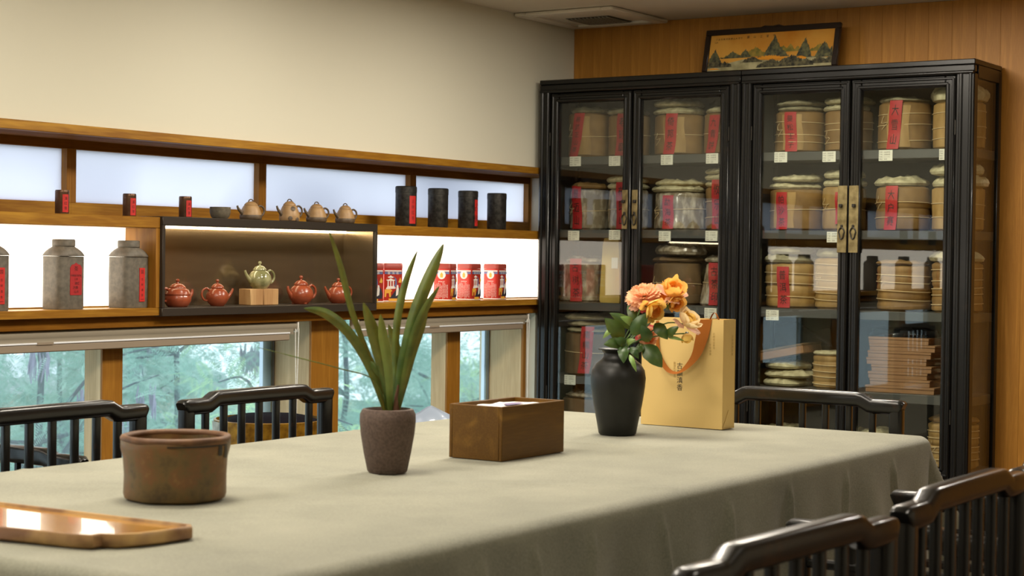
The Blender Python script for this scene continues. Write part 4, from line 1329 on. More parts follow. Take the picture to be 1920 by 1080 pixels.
KINDS = {'core': (.0085, 2.5, 1.1, 0, 0, 0), 'inner': (.0125, 2.25, 1.0, 0, .02, 0), 'mid': (.0165, 2.0, .95, .0, .03, .1), 'outer': (.0200, 1.72, .85, .16, .03, .25), 'loose': (.0215, 1.35, .75, .30, .05, .4),
         'f1': (.010, 2.2, .9, 0, .08, 0), 'f2': (.016, 1.75, .6, .05, .10, 0), 'f3': (.022, 1.45, .5, .1, .10, 0), 'f4': (.029, 1.22, .42, .12, .09, 0), 'f5': (.034, 1.12, .40, .16, .08, 0), 'f6': (.027, 1.5, .5, .2, .06, 0), 'under': (.026, 1.25, .75, .1, .04, .1), 'point': (.030, 1.55, .45, .0, .02, .75)}
def petals(kind, mat):
    k = (kind, mat)
    if k not in _pm:
        R, th_, half, flare, ruf, pt = KINDS[kind]
        _pm[k] = petal_mesh('petal', R, th_, half, flare, ruf, mat, pt)
    return _pm[k]
def leaf_part(parent, base, tip, w, mat='rose_leaf', bend=.012, nrm=(0, -1, .3)):
    B = Vector(base); T_ = Vector(tip); ax_ = T_ - B; L_ = ax_.length
    tg = ax_.normalized(); sd = tg.cross(Vector(nrm)).normalized(); nn = sd.cross(tg)
    def fn(u, v):
        q = (u - .5) * 2
        wv = w / 2 * math.sin(PI * min(1, v ** .75)) ** .8 * (1 + .04 * math.sin(v * 60))
        return tuple(B + ax_ * v + sd * q * wv + nn * (bend * math.sin(PI * v) - abs(q) * wv * .3))
    mb = MB().grid(fn, 4, 12)
    b2 = MB().grid(lambda u, v: tuple(Vector(fn(u, v)) - nn * .0006), 4, 12)
    mb.add(b2.v, [f[::-1] for f in b2.f])
    return part('leaf', mb, mat, parent, angle=70)
def rose(label, centre, axis_, size, mats, layers, stem, leaf_list=(), flat=1.0):
    t = thing('rose', label, 'flower', VC, ra, 'roses in the black vase')
    A = Vector(axis_).normalized()
    H_ = Vector(centre) - A * (.017 * size)
    st = [Vector((rng.uniform(-.012, .012), rng.uniform(-.012, .012), .05)), Vector((stem[0] * .05, stem[1] * .25, .235))] + [Vector(s) for s in stem[2]] + [H_]
    cl = spline(st, 18)
    part('stem', MB().tube([tuple(p) for p in cl], .0021, 6, up=(0, 1, 0)), 'rose_stem', t)
    bl = link('bloom', MB().lathe([(0, -.006), (.004, -.004), (.0065, .0), (.005, .003), (0, .004)], 12).mesh('bloom', 'rose_leaf'), t, H_)
    bl.rotation_euler = A.to_track_quat('Z', 'Y').to_euler()
    g = rng.uniform(0, 3)
    for (kind, cnt, tilt, zoff, s, m) in layers:
        for k in range(cnt):
            a = 2 * PI * k / cnt + g + rng.uniform(-.12, .12)
            o = link('petal', petals(kind, mats[m]), bl, (0, 0, zoff * size))
            o.rotation_mode = 'QUATERNION'
            o.rotation_quaternion = Quaternion((0, 0, 1), a) @ Quaternion((0, 1, 0), tilt + rng.uniform(-.08, .08))
            q = s * size * rng.uniform(.93, 1.07)
            o.scale = (q, q, q * flat)
        g += 1.1
    for lf in leaf_list:
        leaf_part(t, *lf)
    return t
CUP = [('core', 3, 0, .003, 1, 0), ('inner', 4, 0, .001, 1, 0), ('mid', 4, .0, .0, 1, 1), ('outer', 5, .05, -.0005, 1, 1), ('loose', 3, .35, -.001, 1, 2)]
TALL = CUP + [('point', 2, -.12, -.001, .9, 1)]
BUD = [('core', 3, 0, .002, 1, 0), ('inner', 3, 0, .001, 1.0, 1), ('mid', 4, 0, .0, 1, 1)]
FULL = [('f1', 4, 0, .010, 1, 0), ('f2', 6, .0, .007, 1, 0), ('f3', 8, .05, .004, 1, 0), ('f4', 9, .10, .001, 1, 0), ('f5', 10, .22, -.002, 1, 0), ('f5', 9, .42, -.005, .98, 0), ('f6', 7, .75, -.007, 1, 1), ('under', 6, 1.25, -.006, 1, 2), ('under', 5, 1.6, -.008, .95, 2)]
rose('large full-blown peach rose with pink underside, topmost at the left', rp(1203, 546, -.01), (-.12, -.50, 1), 1.38, ('petal_peach', 'petal_blush', 'petal_pink'), FULL, (.1, 0, [rp(1190, 600, -.005)]),
     [(rp(1190, 620), rp(1140, 592, -.02), .034), (rp(1192, 612, -.01), rp(1176, 572, .02), .034)], .85)
rose('orange rose half hidden behind the peach one', rp(1240, 552, .02), (.05, -.8, .7), 1.35, ('petal_orange', 'petal_orange', 'petal_peach'), CUP, (.2, .02, [rp(1210, 610, .01)]))
rose('tall amber rose with an upright pointed petal, at the top right', rp(1261, 542, -.01), (.30, -.55, 1), 1.70, ('petal_orange', 'petal_amber', 'petal_blush'), TALL, (.3, 0, [rp(1225, 600, 0)]),
     [(rp(1245, 585), rp(1262, 566, -.02), .016)], 1.1)
rose('orange rose hanging just below the tall amber one', rp(1266, 574, -.02), (.45, -.7, -.5), 1.20, ('petal_orange', 'petal_amber', 'petal_peach'), CUP, (.3, -.02, [rp(1215, 612, -.01), rp(1240, 572, -.02)]))
rose('golden cup-shaped rose in the middle of the bunch', rp(1226, 588, -.05), (.55, -.65, -.35), 1.50, ('petal_orange', 'petal_yellow', 'petal_amber'), CUP, (.2, -.1, [rp(1185, 620, -.03), rp(1200, 580, -.045)]),
     [(rp(1185, 612, -.03), rp(1160, 598, -.06), .024, 'rose_leaf_pale'), (rp(1225, 610, -.02), rp(1250, 640, -.03), .036)])
rose('pale cream rose in front of the ribbon of the bag', rp(1292, 598, -.03), (.55, -.45, .75), 1.62, ('petal_yellow', 'petal_cream', 'petal_blush'), CUP, (.4, -.02, [rp(1200, 640, -.02), rp(1245, 610, -.02)]))
rose('small yellow rose bud hanging at the right end', rp(1287, 640, -.02), (.15, -.35, -.9), 1.08, ('petal_amber', 'petal_yellow', 'petal_yellow'), BUD, (.4, -.05, [rp(1215, 638, -.02), rp(1262, 630, -.02)]),
     [(rp(1248, 634, -.02), rp(1270, 614, -.05), .026), (rp(1250, 636, -.02), rp(1280, 642, -.03), .010, 'rose_leaf_pale')])
rose('small coral rose low in the bunch behind the leaves', rp(1214, 636, .01), (.2, -.7, .1), 1.25, ('petal_orange', 'petal_peach', 'petal_pink'), CUP, (.2, .05, [rp(1185, 650, .01)]),
     [(rp(1206, 650, -.03), rp(1240, 692, -.05), .05), (rp(1206, 650, -.02), rp(1188, 668, -.05), .024), (rp(1215, 645, -.04), rp(1200, 612, -.06), .035), (rp(1205, 655, -.01), rp(1232, 668, .0), .03)])
# two leafy sprigs at the left
def sprig(label, pts, lfs):
    t = thing('leaf_sprig', label, 'foliage', VC, ra, 'leafy sprigs in the black vase')
    cl = spline([Vector((0.004, 0, .05)), Vector((0, 0, .235))] + [Vector(p) for p in pts], 14)
    part('stem', MB().tube([tuple(p) for p in cl], .0018, 6, up=(0, 1, 0)), 'rose_stem', t)
    for lf in lfs:
        leaf_part(t, *lf)
sprig('leafy rose sprig leaning left over the vase mouth', [rp(1162, 640, -.02), rp(1150, 612, -.03)],
      [(rp(1168, 640, -.02), rp(1131, 601, -.05), .046), (rp(1165, 648, -.03), rp(1130, 650, -.06), .034), (rp(1170, 650, -.03), rp(1150, 640, -.06), .03), (rp(1150, 618, -.03), rp(1128, 640, -.04), .016, 'rose_leaf_pale')])
sprig('leafy rose sprig drooping in front of the vase neck', [rp(1168, 645, -.03), rp(1180, 632, -.045)],
      [(rp(1166, 652, -.04), rp(1168, 684, -.075), .032, 'rose_leaf'), (rp(1180, 655, -.04), rp(1196, 676, -.06), .022), (rp(1182, 632, -.045), rp(1212, 590, -.05), .042), (rp(1178, 668, -.06), rp(1192, 700, -.075), .014, 'rose_leaf_pale'), (rp(1172, 650, -.02), rp(1190, 640, -.05), .02, 'rose_leaf_pale')])

# ------------------------------------------------------------------ paper bag
t = thing('paper_bag', 'cream paper shopping bag with brown ribbon handles and black characters', 'bag', (4.678, 2.470, ZTAB), math.radians(0))
bw, bd, bh = .272, .08, .322
hw_ = bw / 2
th = .0012
part('front_panel', MB().span(0, th, -hw_, hw_, 0, bh), 'kraft_bag', t)
part('back_panel', MB().span(bd - th, bd, -hw_, hw_, 0, bh), 'kraft_bag', t)
def gusset(s):
    # folded side: two leaves meeting in an inward crease, flat near the bottom triangle
    def fn(u, v):
        inn = .004 * math.sin(PI * u) * max(0, (v - .12) / .88)
        return (th + u * (bd - 2 * th), s * (hw_ - .0006 - inn), v * bh)
    return MB().grid(fn, 8, 10)
part('side_gusset', gusset(-1), 'kraft_bag', t)
part('side_gusset', gusset(1), 'kraft_bag', t)
part('bottom_panel', MB().span(th, bd - th, -hw_ + .001, hw_ - .001, 0, .002), 'kraft_bag', t)
part('fold_triangle', MB().poly([(.004, -hw_ - .0002, .004), (bd - .004, -hw_ - .0002, .004), (bd / 2, -hw_ - .0002, .055)], (0, -.0008, 0)), 'kraft_bag', t)
PXB = .272 / 152
def bp_(px, py, off=.006):
    u = (px - 1197 - (800 - py) * .014) * PXB
    z = (800 + (px - 1273) * .066 - py) * (bh / 200.0)
    return Vector((-off, hw_ - u, z))
outer = spline([bp_(1331, 603, .001), bp_(1324, 640), bp_(1311, 672, .012), bp_(1288, 694, .014), bp_(1268, 702, .014), bp_(1250, 697, .014), bp_(1236, 678, .010), bp_(1228, 650), bp_(1226, 603, .001)], 40)
inner = spline([bp_(1307, 603, .001), bp_(1301, 640), bp_(1294, 668, .006), bp_(1279, 690, .006), bp_(1267, 698, .006), bp_(1254, 692, .006), bp_(1242, 674, .006), bp_(1234, 650), bp_(1232, 603, .001)], 40)
mb = MB().add([tuple(p) for p in outer] + [tuple(p) for p in inner], [(i, i + 1, 42 + i, 41 + i) for i in range(40)])
part('ribbon_handle', mb, 'ribbon', t, angle=70)
arc = [(bd - .003, -.085 + .030 * u * 1.0, bh - .004 + .022 * math.sin(PI * u)) for u in [j / 12 for j in range(13)]]
mb = MB().add([(p[0] - .011, p[1], p[2]) for p in arc] + [(p[0], p[1], p[2]) for p in arc], [(i, i + 1, 14 + i, 13 + i) for i in range(12)])
part('ribbon_handle', mb, 'ribbon', t, angle=70)
FX, FY = (0, -1, 0), (0, 0, 1)
mb = MB()
for k, chh in enumerate('古韻滇香'):
    lettering(mb, chh, .0205, bp_(1271, 687 + k * 13.4, .0006), FX, FY)
part('lettering', mb, 'ink', t)
mb = MB()
for k, chh in enumerate('醇韻久遠茗香'):
    lettering(mb, chh, .0078, bp_(1261.5, 682 + k * 4.9, .0005), FX, FY)
for k, chh in enumerate('古树名山普洱'):
    lettering(mb, chh, .0072, bp_(1334, 630 + k * 5.2, .0005), FX, FY)
for k, chh in enumerate('千年滇香'):
    lettering(mb, chh, .0072, bp_(1327.5, 650 + k * 5.6, .0005), FX, FY)
part('lettering', mb, 'ink_gold', t)
mb = MB()
for k, chh in enumerate('古韻滇香茶業'):
    lettering(mb, chh, .0088, (.062, -hw_ + .0004, bh - .05 - k * .0105), (1, 0, 0), (0, 0, 1))
part('lettering', mb, 'ink_gold', t)

# ------------------------------------------------------------------ things on the upper shelf
ZU = 1.3730; ZBX = 1.3765
YO = 4.552
def facing(x, y):
    return math.atan2(-y, -x)
def round_tin(x, y, z, r, h, mat, label, name, lid=.012, strip=None, group=None, lid_step=0.0):
    t = thing(name, label, 'canister', (x, y, z), 0, group)
    part('tin_body', MB().lathe([(0, 0), (r * .97, 0), (r, .003), (r, h - lid), (0, h - lid)], 36), mat, t)
    part('lid', MB().lathe([(0, h - lid), (r + lid_step, h - lid + .0005), (r + lid_step, h - .004), (r * .93, h), (0, h)], 36), mat, t)
    if strip:
        da, wa, z0, z1, ch_ = strip
        a0 = facing(x, y) + da
        def fn(u, v):
            a = a0 + (u - .5) * wa
            return ((r + .0007) * math.cos(a), (r + .0007) * math.sin(a), z0 + (z1 - z0) * v)
        l = part('red_label', MB().grid(fn, 8, 1), 'red_paper', t)
        vs, fs = text_data(vertical(ch_), 1.3)
        ys = [p[1] for p in vs]; H_ = max(ys) - min(ys)
        k = (z1 - z0) * .75 / H_
        out = []
        for (a, b) in vs:
            an = a0 + a * k * .9 / r
            out.append(((r + .0012) * math.cos(an), (r + .0012) * math.sin(an), (z0 + z1) / 2 + b * k))
        part('lettering', MB().add(out, fs), 'ink_red_dark', l)
    return t
GS = 'small copper-brown tea tins on the upper shelf'
round_tin(4.155, YO, ZU, .0235, .081, 'copper_tin', 'small copper-brown tin with red label, leftmost on the upper shelf', 'small_tin', .010, (.55, .95, .006, .066, '滇红茶'), GS)
round_tin(4.466, YO, ZU, .0235, .080, 'copper_tin', 'small copper-brown tin with red label, second from the left edge', 'small_tin', .010, (.62, .95, .004, .064, '滇红茶'), GS)
round_tin(4.745, YO, ZBX, .0235, .077, 'copper_tin', 'small copper-brown tin with red label standing on the steel box', 'small_tin', .010, (.62, .95, .003, .062, '滇红茶'), GS)
for xx, lb in ((2.14, 'small copper-brown tin beyond the left edge, above the middle of three jars'), (1.57, 'small copper-brown tin beyond the left edge, above the farthest jar')):
    round_tin(xx, YO, ZU, .028, .10, 'black_tin', lb, 'small_tin', .010, None, GS)
GB = 'tall black tins on the upper shelf'
round_tin(6.085, YO, ZU, .0455, .172, 'black_tin', 'tall black tin with broad red label, left of the row of four', 'tall_tin', .028, (.72, .75, .012, .130, '古树红茶'), GB, .001)
round_tin(6.32, YO, ZU, .0445, .172, 'black_tin', 'tall black tin without label, second of the row of four', 'tall_tin', .028, None, GB, .001)
round_tin(6.55, YO, ZU, .0445, .170, 'black_tin', 'tall black tin with narrow red label at its right, third of four', 'tall_tin', .028, (1.05, .6, .012, .130, '古树'), GB, .001)
round_tin(6.782, YO, ZU, .0445, .168, 'black_tin', 'tall black tin without label, right end of the row by the cabinet', 'tall_tin', .028, None, GB, .001)
# cup
t = thing('tea_cup', 'small grey-brown stone cup on the steel box', 'cup', (4.93, YO, ZBX))
part('cup_wall', MB().lathe([(0, 0), (.026, 0), (.034, .008), (.039, .024), (.039, .044), (.0365, .044), (.036, .026), (.030, .010), (0, .006)], 36), 'stone_cup', t)

def teapot(x, y, z, R, H_, label, mat, rz, group, lobes=0, lid_mat=None, knob='ball', band=None, spots=False, name='teapot', spout_up=.75, handle='ear', feet=False, stub=False, gloss=None):
    """local +X = handle side, -X = spout side"""
    t = thing(name, label, 'teapot', (x, y, z), rz, group)
    lid_mat = lid_mat or mat
    hb = H_ * .66
    def rf(a, zz, r):
        if lobes:
            k = max(0, 1 - abs(zz / hb - .38) / .42)
            return r * (1 + .045 * k * (abs(math.cos(lobes * a / 2)) - .5))
        return r
    shapes = {'round': [(0, .003), (.56, 0), (.60, .03), (.80, .15), (.97, .36), (1.0, .50), (.94, .70), (.76, .88), (.58, .97), (.52, 1.0), (0, 1.0)],
              'pear': [(0, .003), (.84, 0), (.95, .05), (1.0, .22), (.97, .42), (.86, .68), (.72, .9), (.64, .98), (.60, 1.0), (0, 1.0)],
              'squat': [(0, .003), (.70, 0), (.80, .06), (.98, .30), (1.0, .48), (.93, .60), (.97, .68), (.84, .90), (.70, .98), (.62, 1.0), (0, 1.0)]}
    sh = shapes['pear' if gloss == 'pear' else ('squat' if gloss == 'squat' else 'round')]
    body = part('pot_body', MB().lathe([(r * R, q * hb) for r, q in sh], 44, rf=rf), mat, t)
    lr = R * (.58 if gloss else .54)
    lid = part('lid', MB().lathe([(0, hb), (lr * 1.06, hb + .0004), (lr * 1.06, hb + H_ * .03), (lr * .95, hb + H_ * .07), (lr * .72, hb + H_ * .13), (lr * .35, hb + H_ * .175), (0, hb + H_ * .185)], 36), lid_mat, t)
    zk = hb + H_ * .18
    if knob == 'ball':
        part('knob', MB().lathe([(0, zk - .002), (R * .09, zk), (R * .07, zk + H_ * .03), (R * .145, zk + H_ * .07), (R * .15, zk + H_ * .11), (R * .09, zk + H_ * .15), (0, zk + H_ * .16)], 20), lid_mat, lid)
    else:
        pts = [(R * .26 * math.cos(q), 0, zk - .003 + R * .25 * math.sin(q)) for q in [PI * j / 12 for j in range(13)]]
        part('knob', MB().tube(pts, R * .055, 8, up=(0, 1, 0)), band or lid_mat, lid)
        if knob == 'twig':
            part('twig_leaf', MB().lathe([(0, 0), (R * .2, .0005), (R * .22, R * .06), (R * .1, R * .12), (0, R * .13)], 10, (R * .2, R * .05, zk - .004)), band or lid_mat, lid)
    # spout
    ln = R * (.22 if stub else .52)
    sp = spline([(-R * .86, 0, hb * .42), (-R * 1.10, 0, hb * .56), (-R * 1.22 - ln * .25, 0, hb * spout_up), (-R * 1.16 - ln * .6, 0, hb * (spout_up + .20))], 14)
    rad = [R * .24 + (R * .085 - R * .24) * (i / 14) ** .6 for i in range(15)]
    part('spout', MB().tube([tuple(p) for p in sp], rad, 12, up=(0, 1, 0)), band if (band and spots is not None and gloss == 'pear') else mat, t)
    # handle
    hd = spline([(R * .74, 0, hb * .86), (R * 1.02, 0, hb * .99), (R * 1.38, 0, hb * .86), (R * 1.46, 0, hb * .58), (R * 1.24, 0, hb * .34), (R * .93, 0, hb * .30)], 20)
    part('handle', MB().tube([tuple(p) for p in hd], [R * .10] * 4 + [R * .095] * 13 + [R * .085] * 4, 10, up=(0, 1, 0)), band if (band and gloss == 'pear') else mat, t)
    if band and gloss == 'pear' and not spots:
        z0, z1 = (hb * .04, hb * .30) if spots is False else (0, 0)
        part('dark_band', MB().lathe([(R * .97, z0 + .001), (R * 1.012, hb * .12), (R * 1.012, hb * .22), (R * 1.0, hb * .32), (R * .985, hb * .34)], 44), band, t)
    if spots:
        for (a, zz, s) in ((-1.75, .80, .24), (-2.1, .18, .22), (-1.35, .12, .20), (-.6, .5, .2)):
            rr = R * (1.01 if zz < .5 else .83)
            mb = MB().lathe([(0, .0012), (s * R * .7, .0012), (s * R, 0), (0, -.003)], 16)
            n_ = Vector((math.cos(a), math.sin(a), .05 if zz < .5 else .45)).normalized()
            q = n_.to_track_quat('Z', 'Y')
            o = part('leaf_spot', mb, band, t, (rr * math.cos(a), rr * math.sin(a), zz * hb))
            o.rotation_mode = 'QUATERNION'; o.rotation_quaternion = q
    if feet:
        for k in range(3):
            a = 2 * PI * k / 3 + .5
            part('foot', MB().lathe([(0, -.001), (R * .16, 0), (R * .2, hb * .05), (R * .12, hb * .12), (0, hb * .13)], 12, (R * .52 * math.cos(a), R * .52 * math.sin(a), 0)), mat, t)
    return t
GT = 'tan and brown clay teapots on top of the steel box'
a_ = math.radians(-14)
teapot(5.100, YO, ZBX, .042, .084, 'tan clay teapot with broad dark band, in front of the window post', 'tan_clay', a_, GT, knob='twig', band='brown_clay', gloss='pear')
teapot(5.325, YO, ZBX, .041, .094, 'tan clay teapot with dark leaf-shaped spots', 'tan_clay', a_, GT, knob='twig', band='brown_clay', gloss='pear', spots=True)
teapot(5.490, YO, ZBX, .041, .088, 'tan clay teapot with looped knob and dark shoulder, third of four', 'tan_clay', a_, GT, knob='loop', band='brown_clay', gloss='pear')
teapot(5.672, YO, ZBX, .040, .088, 'tan clay teapot with dark lower half and arched knob, at the right end', 'tan_clay', a_, GT, knob='loop', band='brown_clay', gloss='pear')

# ------------------------------------------------------------------ inside the steel box
ZI = 1.0520
GR = 'teapots inside the steel display box'
YI = 4.548
teapot(4.705, YI, ZI, .050, .102, 'red clay teapot with fluted body, half behind the left side of the steel box', 'red_clay', math.radians(170), GR, lobes=14, gloss='squat', stub=True)
teapot(4.915, YI, ZI, .043, .100, 'red clay teapot with its round handle to the left', 'red_clay', math.radians(158), GR, spout_up=.78)
teapot(5.395, YI, ZI, .050, .113, 'red clay teapot with lobed foot, right of the wood block', 'red_clay', math.radians(-12), GR, lobes=6, feet=True, stub=True)
teapot(5.628, YI, ZI, .047, .102, 'red clay teapot behind the plant leaf, at the right end of the steel box', 'red_clay', math.radians(-12), GR, spout_up=.8)
t = thing('wood_block', 'pale cracked wood block carrying the green teapot', 'wood block', (5.146, YI, ZI), math.radians(-8))
part('block_half', MB().span(-.070, -.006, -.035, .035, 0, .062, .002), 'block_wood', t)
part('block_half', MB().span(-.004, .070, -.035, .035, 0, .062, .002), 'block_wood', t)
part('crack', MB().span(-.0065, -.0035, -.030, .034, .001, .060), 'dry_stem', t)
teapot(5.150, YI, ZI + .0625, .046, .106, 'green and cream glazed teapot standing on the wood block', 'green_glaze', math.radians(-14), GR, spout_up=.80)

# ------------------------------------------------------------------ big jars in the left lit niche
ZL = 1.0530
def rsq(p, m=5):
    return lambda a, z, r: r / ((abs(math.cos(a)) ** m + abs(math.sin(a)) ** m) ** (1 / m))
def jar(x, label, kind, rz=0.0, bulge=0.0, y=4.548):
    t = thing('square_jar', label, 'tea jar', (x, y, ZL), rz, 'square grey clay jars in the lit niche')
    a, b, hb = .0595, .0475, .178
    f = rsq(8, 5.5)
    def rf(an, z, r):
        sq = f(an, z, r)
        return sq * (1 + bulge * math.sin(PI * min(1, z / hb)))
    part('jar_body', MB().lathe([(0, .001), (.97, 0), (1, .004), (1, .09), (1, hb), (0, hb)], 64, rf=rf, sx=a, sy=b), 'grey_clay', t)
    def rf2(an, z, r):
        k = min(1, max(0, (z - hb) / .032))
        return f(an, z, r) * (1 - k) + r * k
    mb = MB()
    prof = [(1.0, hb + .001), (1.012, hb + .003), (1.0, hb + .009), (.95, hb + .017), (.84, hb + .025), (.70, hb + .031), (.66, hb + .034)]
    mb.lathe([(0, hb)] + prof + [(0, hb + .034)], 64, rf=rf2, sx=a, sy=b + .004)
    part('shoulder', mb, 'grey_clay', t)
    part('lid', MB().lathe([(0, hb + .033), (.036, hb + .033), (.0385, hb + .035), (.0385, hb + .054), (.036, hb + .0575), (0, hb + .058)], 40), 'grey_clay', t)
    yf = -b * (1 + bulge) - .0012
    if kind == 'strip':
        l = part('red_label', MB().span(.004, .030, yf - .0005, yf + .002, .022, .140), 'red_paper', t)
        mb = MB()
        lettering(mb, '国', .015, (.017, yf - .0009, .126), (1, 0, 0), (0, 0, 1))
        for k, c_ in enumerate('古树滇茶'):
            lettering(mb, c_, .010, (.017, yf - .0009, .100 - k * .0185), (1, 0, 0), (0, 0, 1))
        lettering(mb, '云南普洱', .0038, (.017, yf - .0009, .030), (1, 0, 0), (0, 0, 1))
        part('lettering', mb, 'ink_red_dark', l)
    elif kind == 'arch':
        pts = [(-.012, yf, .048), (.036, yf, .048), (.038, yf, .052), (.038, yf, .140), (.030, yf, .150), (.020, yf, .152), (.012, yf, .157), (.004, yf, .152), (-.006, yf, .150), (-.014, yf, .140), (-.014, yf, .052)]
        l = part('red_label', MB().poly(pts, (0, .0022, 0)), 'red_gold_fleck', t)
        mb = MB()
        lettering(mb, '茶', .018, (.012, yf - .0006, .137), (1, 0, 0), (0, 0, 1))
        lettering(mb, '珍藏普洱老茶', .0082, (.012, yf - .0006, .114), (1, 0, 0), (0, 0, 1))
        lettering(mb, '三年', .008, (.012, yf - .0006, .102), (1, 0, 0), (0, 0, 1))
        for k, c_ in enumerate(('滇红', '古韻', '山水')):
            lettering(mb, c_, .011, (.012 + (.004, -.002, .002)[k], yf - .0006, .088 - k * .014), (1, 0, 0), (0, 0, 1))
        part('lettering', mb, 'ink_red_dark', l)
    return t
jar(3.838, 'square grey clay jar cut by the left edge of the picture', 'strip')
jar(4.160, 'square grey clay jar with arched red label', 'arch')
jar(4.460, 'square grey clay jar with narrow red strip, beside the steel box', 'strip', math.radians(2), .02)
jar(2.72, 'square grey clay jar beyond the left edge, nearest of three', 'strip')
jar(2.14, 'square grey clay jar beyond the left edge, middle of three', 'arch')
jar(1.57, 'square grey clay jar beyond the left edge, farthest of three', 'strip')

# ------------------------------------------------------------------ red tea tins in the right lit niche
def square_tin(x, label, rz, y=4.552):
    t = thing('red_tin', label, 'tea tin', (x, y, ZL), rz, 'red printed tea tins in the lit niche')
    a, h = .041, .163
    f = rsq(10, 10)
    part('tin_body', MB().lathe([(0, 0), (.98, 0), (1, .003), (1, h * .86), (0, h * .86)], 48, rf=f, sx=a, sy=a), 'tin_red', t)
    part('lid', MB().lathe([(0, h * .86), (1.015, h * .862), (1.015, h - .005), (.95, h), (0, h)], 48, rf=f, sx=a, sy=a), 'tin_maroon', t)
    part('base_rim', MB().lathe([(1.0, .0005), (1.02, .001), (1.02, .004), (1.0, .005)], 48, rf=f, sx=a, sy=a), 'tin_white', t)
    e = .0008
    # text side (faces -X in the room): plane x = -a
    xs = -a - .0006
    def A(u, v):      # u to the right as seen, v up
        return (xs, -u, v)
    mb = MB().poly([A(-.036, .128), (A(.036, .128)), A(.036, .133), A(-.036, .133)], (-e, 0, 0))
    part('white_band', mb, 'tin_white', t)
    mb = MB().poly([A(-.036, .117), A(.036, .117), A(.036, .126), A(-.036, .126)], (-e, 0, 0))
    part('blue_band', mb, 'tin_blue', t)
    mb = MB().poly([A(.019 * math.cos(q), .113 + .019 * math.sin(q)) for q in [2 * PI * j / 28 for j in range(28)]], (-.0014, 0, 0))
    ro = part('roundel', mb, 'tin_white', t)
    mb = MB().poly([(xs - .0014, .006, .101), (xs - .0014, -.006, .101), (xs - .0014, -.007, .115), (xs - .0014, 0, .125), (xs - .0014, .007, .115)], (-.0005, 0, 0))
    part('emblem', mb, 'tin_gold', ro)
    mb = MB()
    lettering(mb, '陈年普洱茶', .0062, A(0, .083), (0, -1, 0), (0, 0, 1))
    for k in range(9):
        lettering(mb, vertical('云南古树茶产自深山香气高扬滋味醇厚'[(k * 2) % 3:13 + k % 4]), .0047, A(.028 - k * .007, .043 - (k % 4 == 0) * .002), (0, -1, 0), (0, 0, 1), 1.0)
    o = part('lettering', mb, 'tin_white', t)
    # picture side (faces the room, -Y): plane y = -a
    ys = -a - .0006
    def B(u, v):
        return (u, ys, v)
    part('blue_band', MB().poly([B(-.036, .117), B(.036, .117), B(.036, .126), B(-.036, .126)], (0, -e, 0)), 'tin_blue', t)
    part('white_band', MB().poly([B(-.036, .128), B(.036, .128), B(.036, .133), B(-.036, .133)], (0, -e, 0)), 'tin_white', t)
    mb = MB()
    for k, c_ in enumerate('普洱茶'):
        lettering(mb, c_, .012, (-.018 + k * .018, ys - .0012, .121), (1, 0, 0), (0, 0, 1))
    part('lettering', mb, 'tin_white', t)
    mb = MB()
    for (cx_, cz, w, hh) in ((-.010, .101, .026, .011), (-.010, .088, .040, .011)):      # upswept roofs
        mb.poly([B(cx_ - w / 2, cz + .004), B(cx_ - w * .34, cz), B(cx_ + w * .34, cz), B(cx_ + w / 2, cz + .004), B(cx_ + w * .22, cz + hh * .55), B(cx_, cz + hh), B(cx_ - w * .22, cz + hh * .55)], (0, -e, 0))
    mb.poly([B(-.030, .053), B(.010, .056), B(.012, .061), B(-.028, .060)], (0, -e, 0))
    mb.poly([B(-.026, .060), B(.006, .061), B(.007, .066), B(-.024, .066)], (0, -e, 0))
    for q in (-.021, -.010, .001):
        mb.poly([B(q - .0022, .066), B(q + .0022, .066), B(q + .0022, .089), B(q - .0022, .089)], (0, -e, 0))
    part('pagoda_print', mb, 'tin_white', t)
    part('blue_ground', MB().poly([B(-.004, .054), B(.010, .062), B(.016, .076), B(.014, .096), B(.004, .108), B(.009, .09), B(.009, .075)], (0, -e * .6, 0)), 'tin_blue', t)
    part('robe_print', MB().poly([B(-.014, .015), B(.034, .015), B(.036, .034), B(.031, .054), B(.024, .064), B(.013, .052), B(.0, .034)], (0, -e, 0)), 'tin_dark', t)
    part('sash_print', MB().poly([B(.012, .024), B(.022, .030), B(.024, .052), B(.022, .070), B(.016, .072), B(.014, .056)], (0, -e * 1.5, 0)), 'tin_white', t)
    part('cloud_print', MB().poly([B(.022, .082), B(.034, .080), B(.036, .090), B(.030, .104), B(.026, .094)], (0, -e, 0)), 'tin_gold', t)
    part('gate_print', MB().poly([B(-.036, .020), B(-.029, .020), B(-.028, .036), B(-.017, .036), B(-.016, .020), B(-.009, .020), B(-.009, .042), B(-.003, .047), B(-.012, .054), B(-.035, .052)], (0, -e * .8, 0)), 'tin_gold', t)
    part('base_label', MB().poly([B(-.018, .003), B(.018, .003), B(.018, .014), B(-.018, .014)], (0, -e, 0)), 'tin_gold', t)
    return t
square_tin(5.862, 'red printed tea tin partly hidden by the steel box', math.radians(-46))
square_tin(5.993, 'red printed tea tin showing its pagoda picture, behind the plant leaf', math.radians(-46))
square_tin(6.380, 'red printed tea tin with white text side, left of the group of three', math.radians(14))
square_tin(6.565, 'red printed tea tin in the middle of the group of three', math.radians(2))
square_tin(6.775, 'red printed tea tin at the right, nearest the cabinet', math.radians(5))

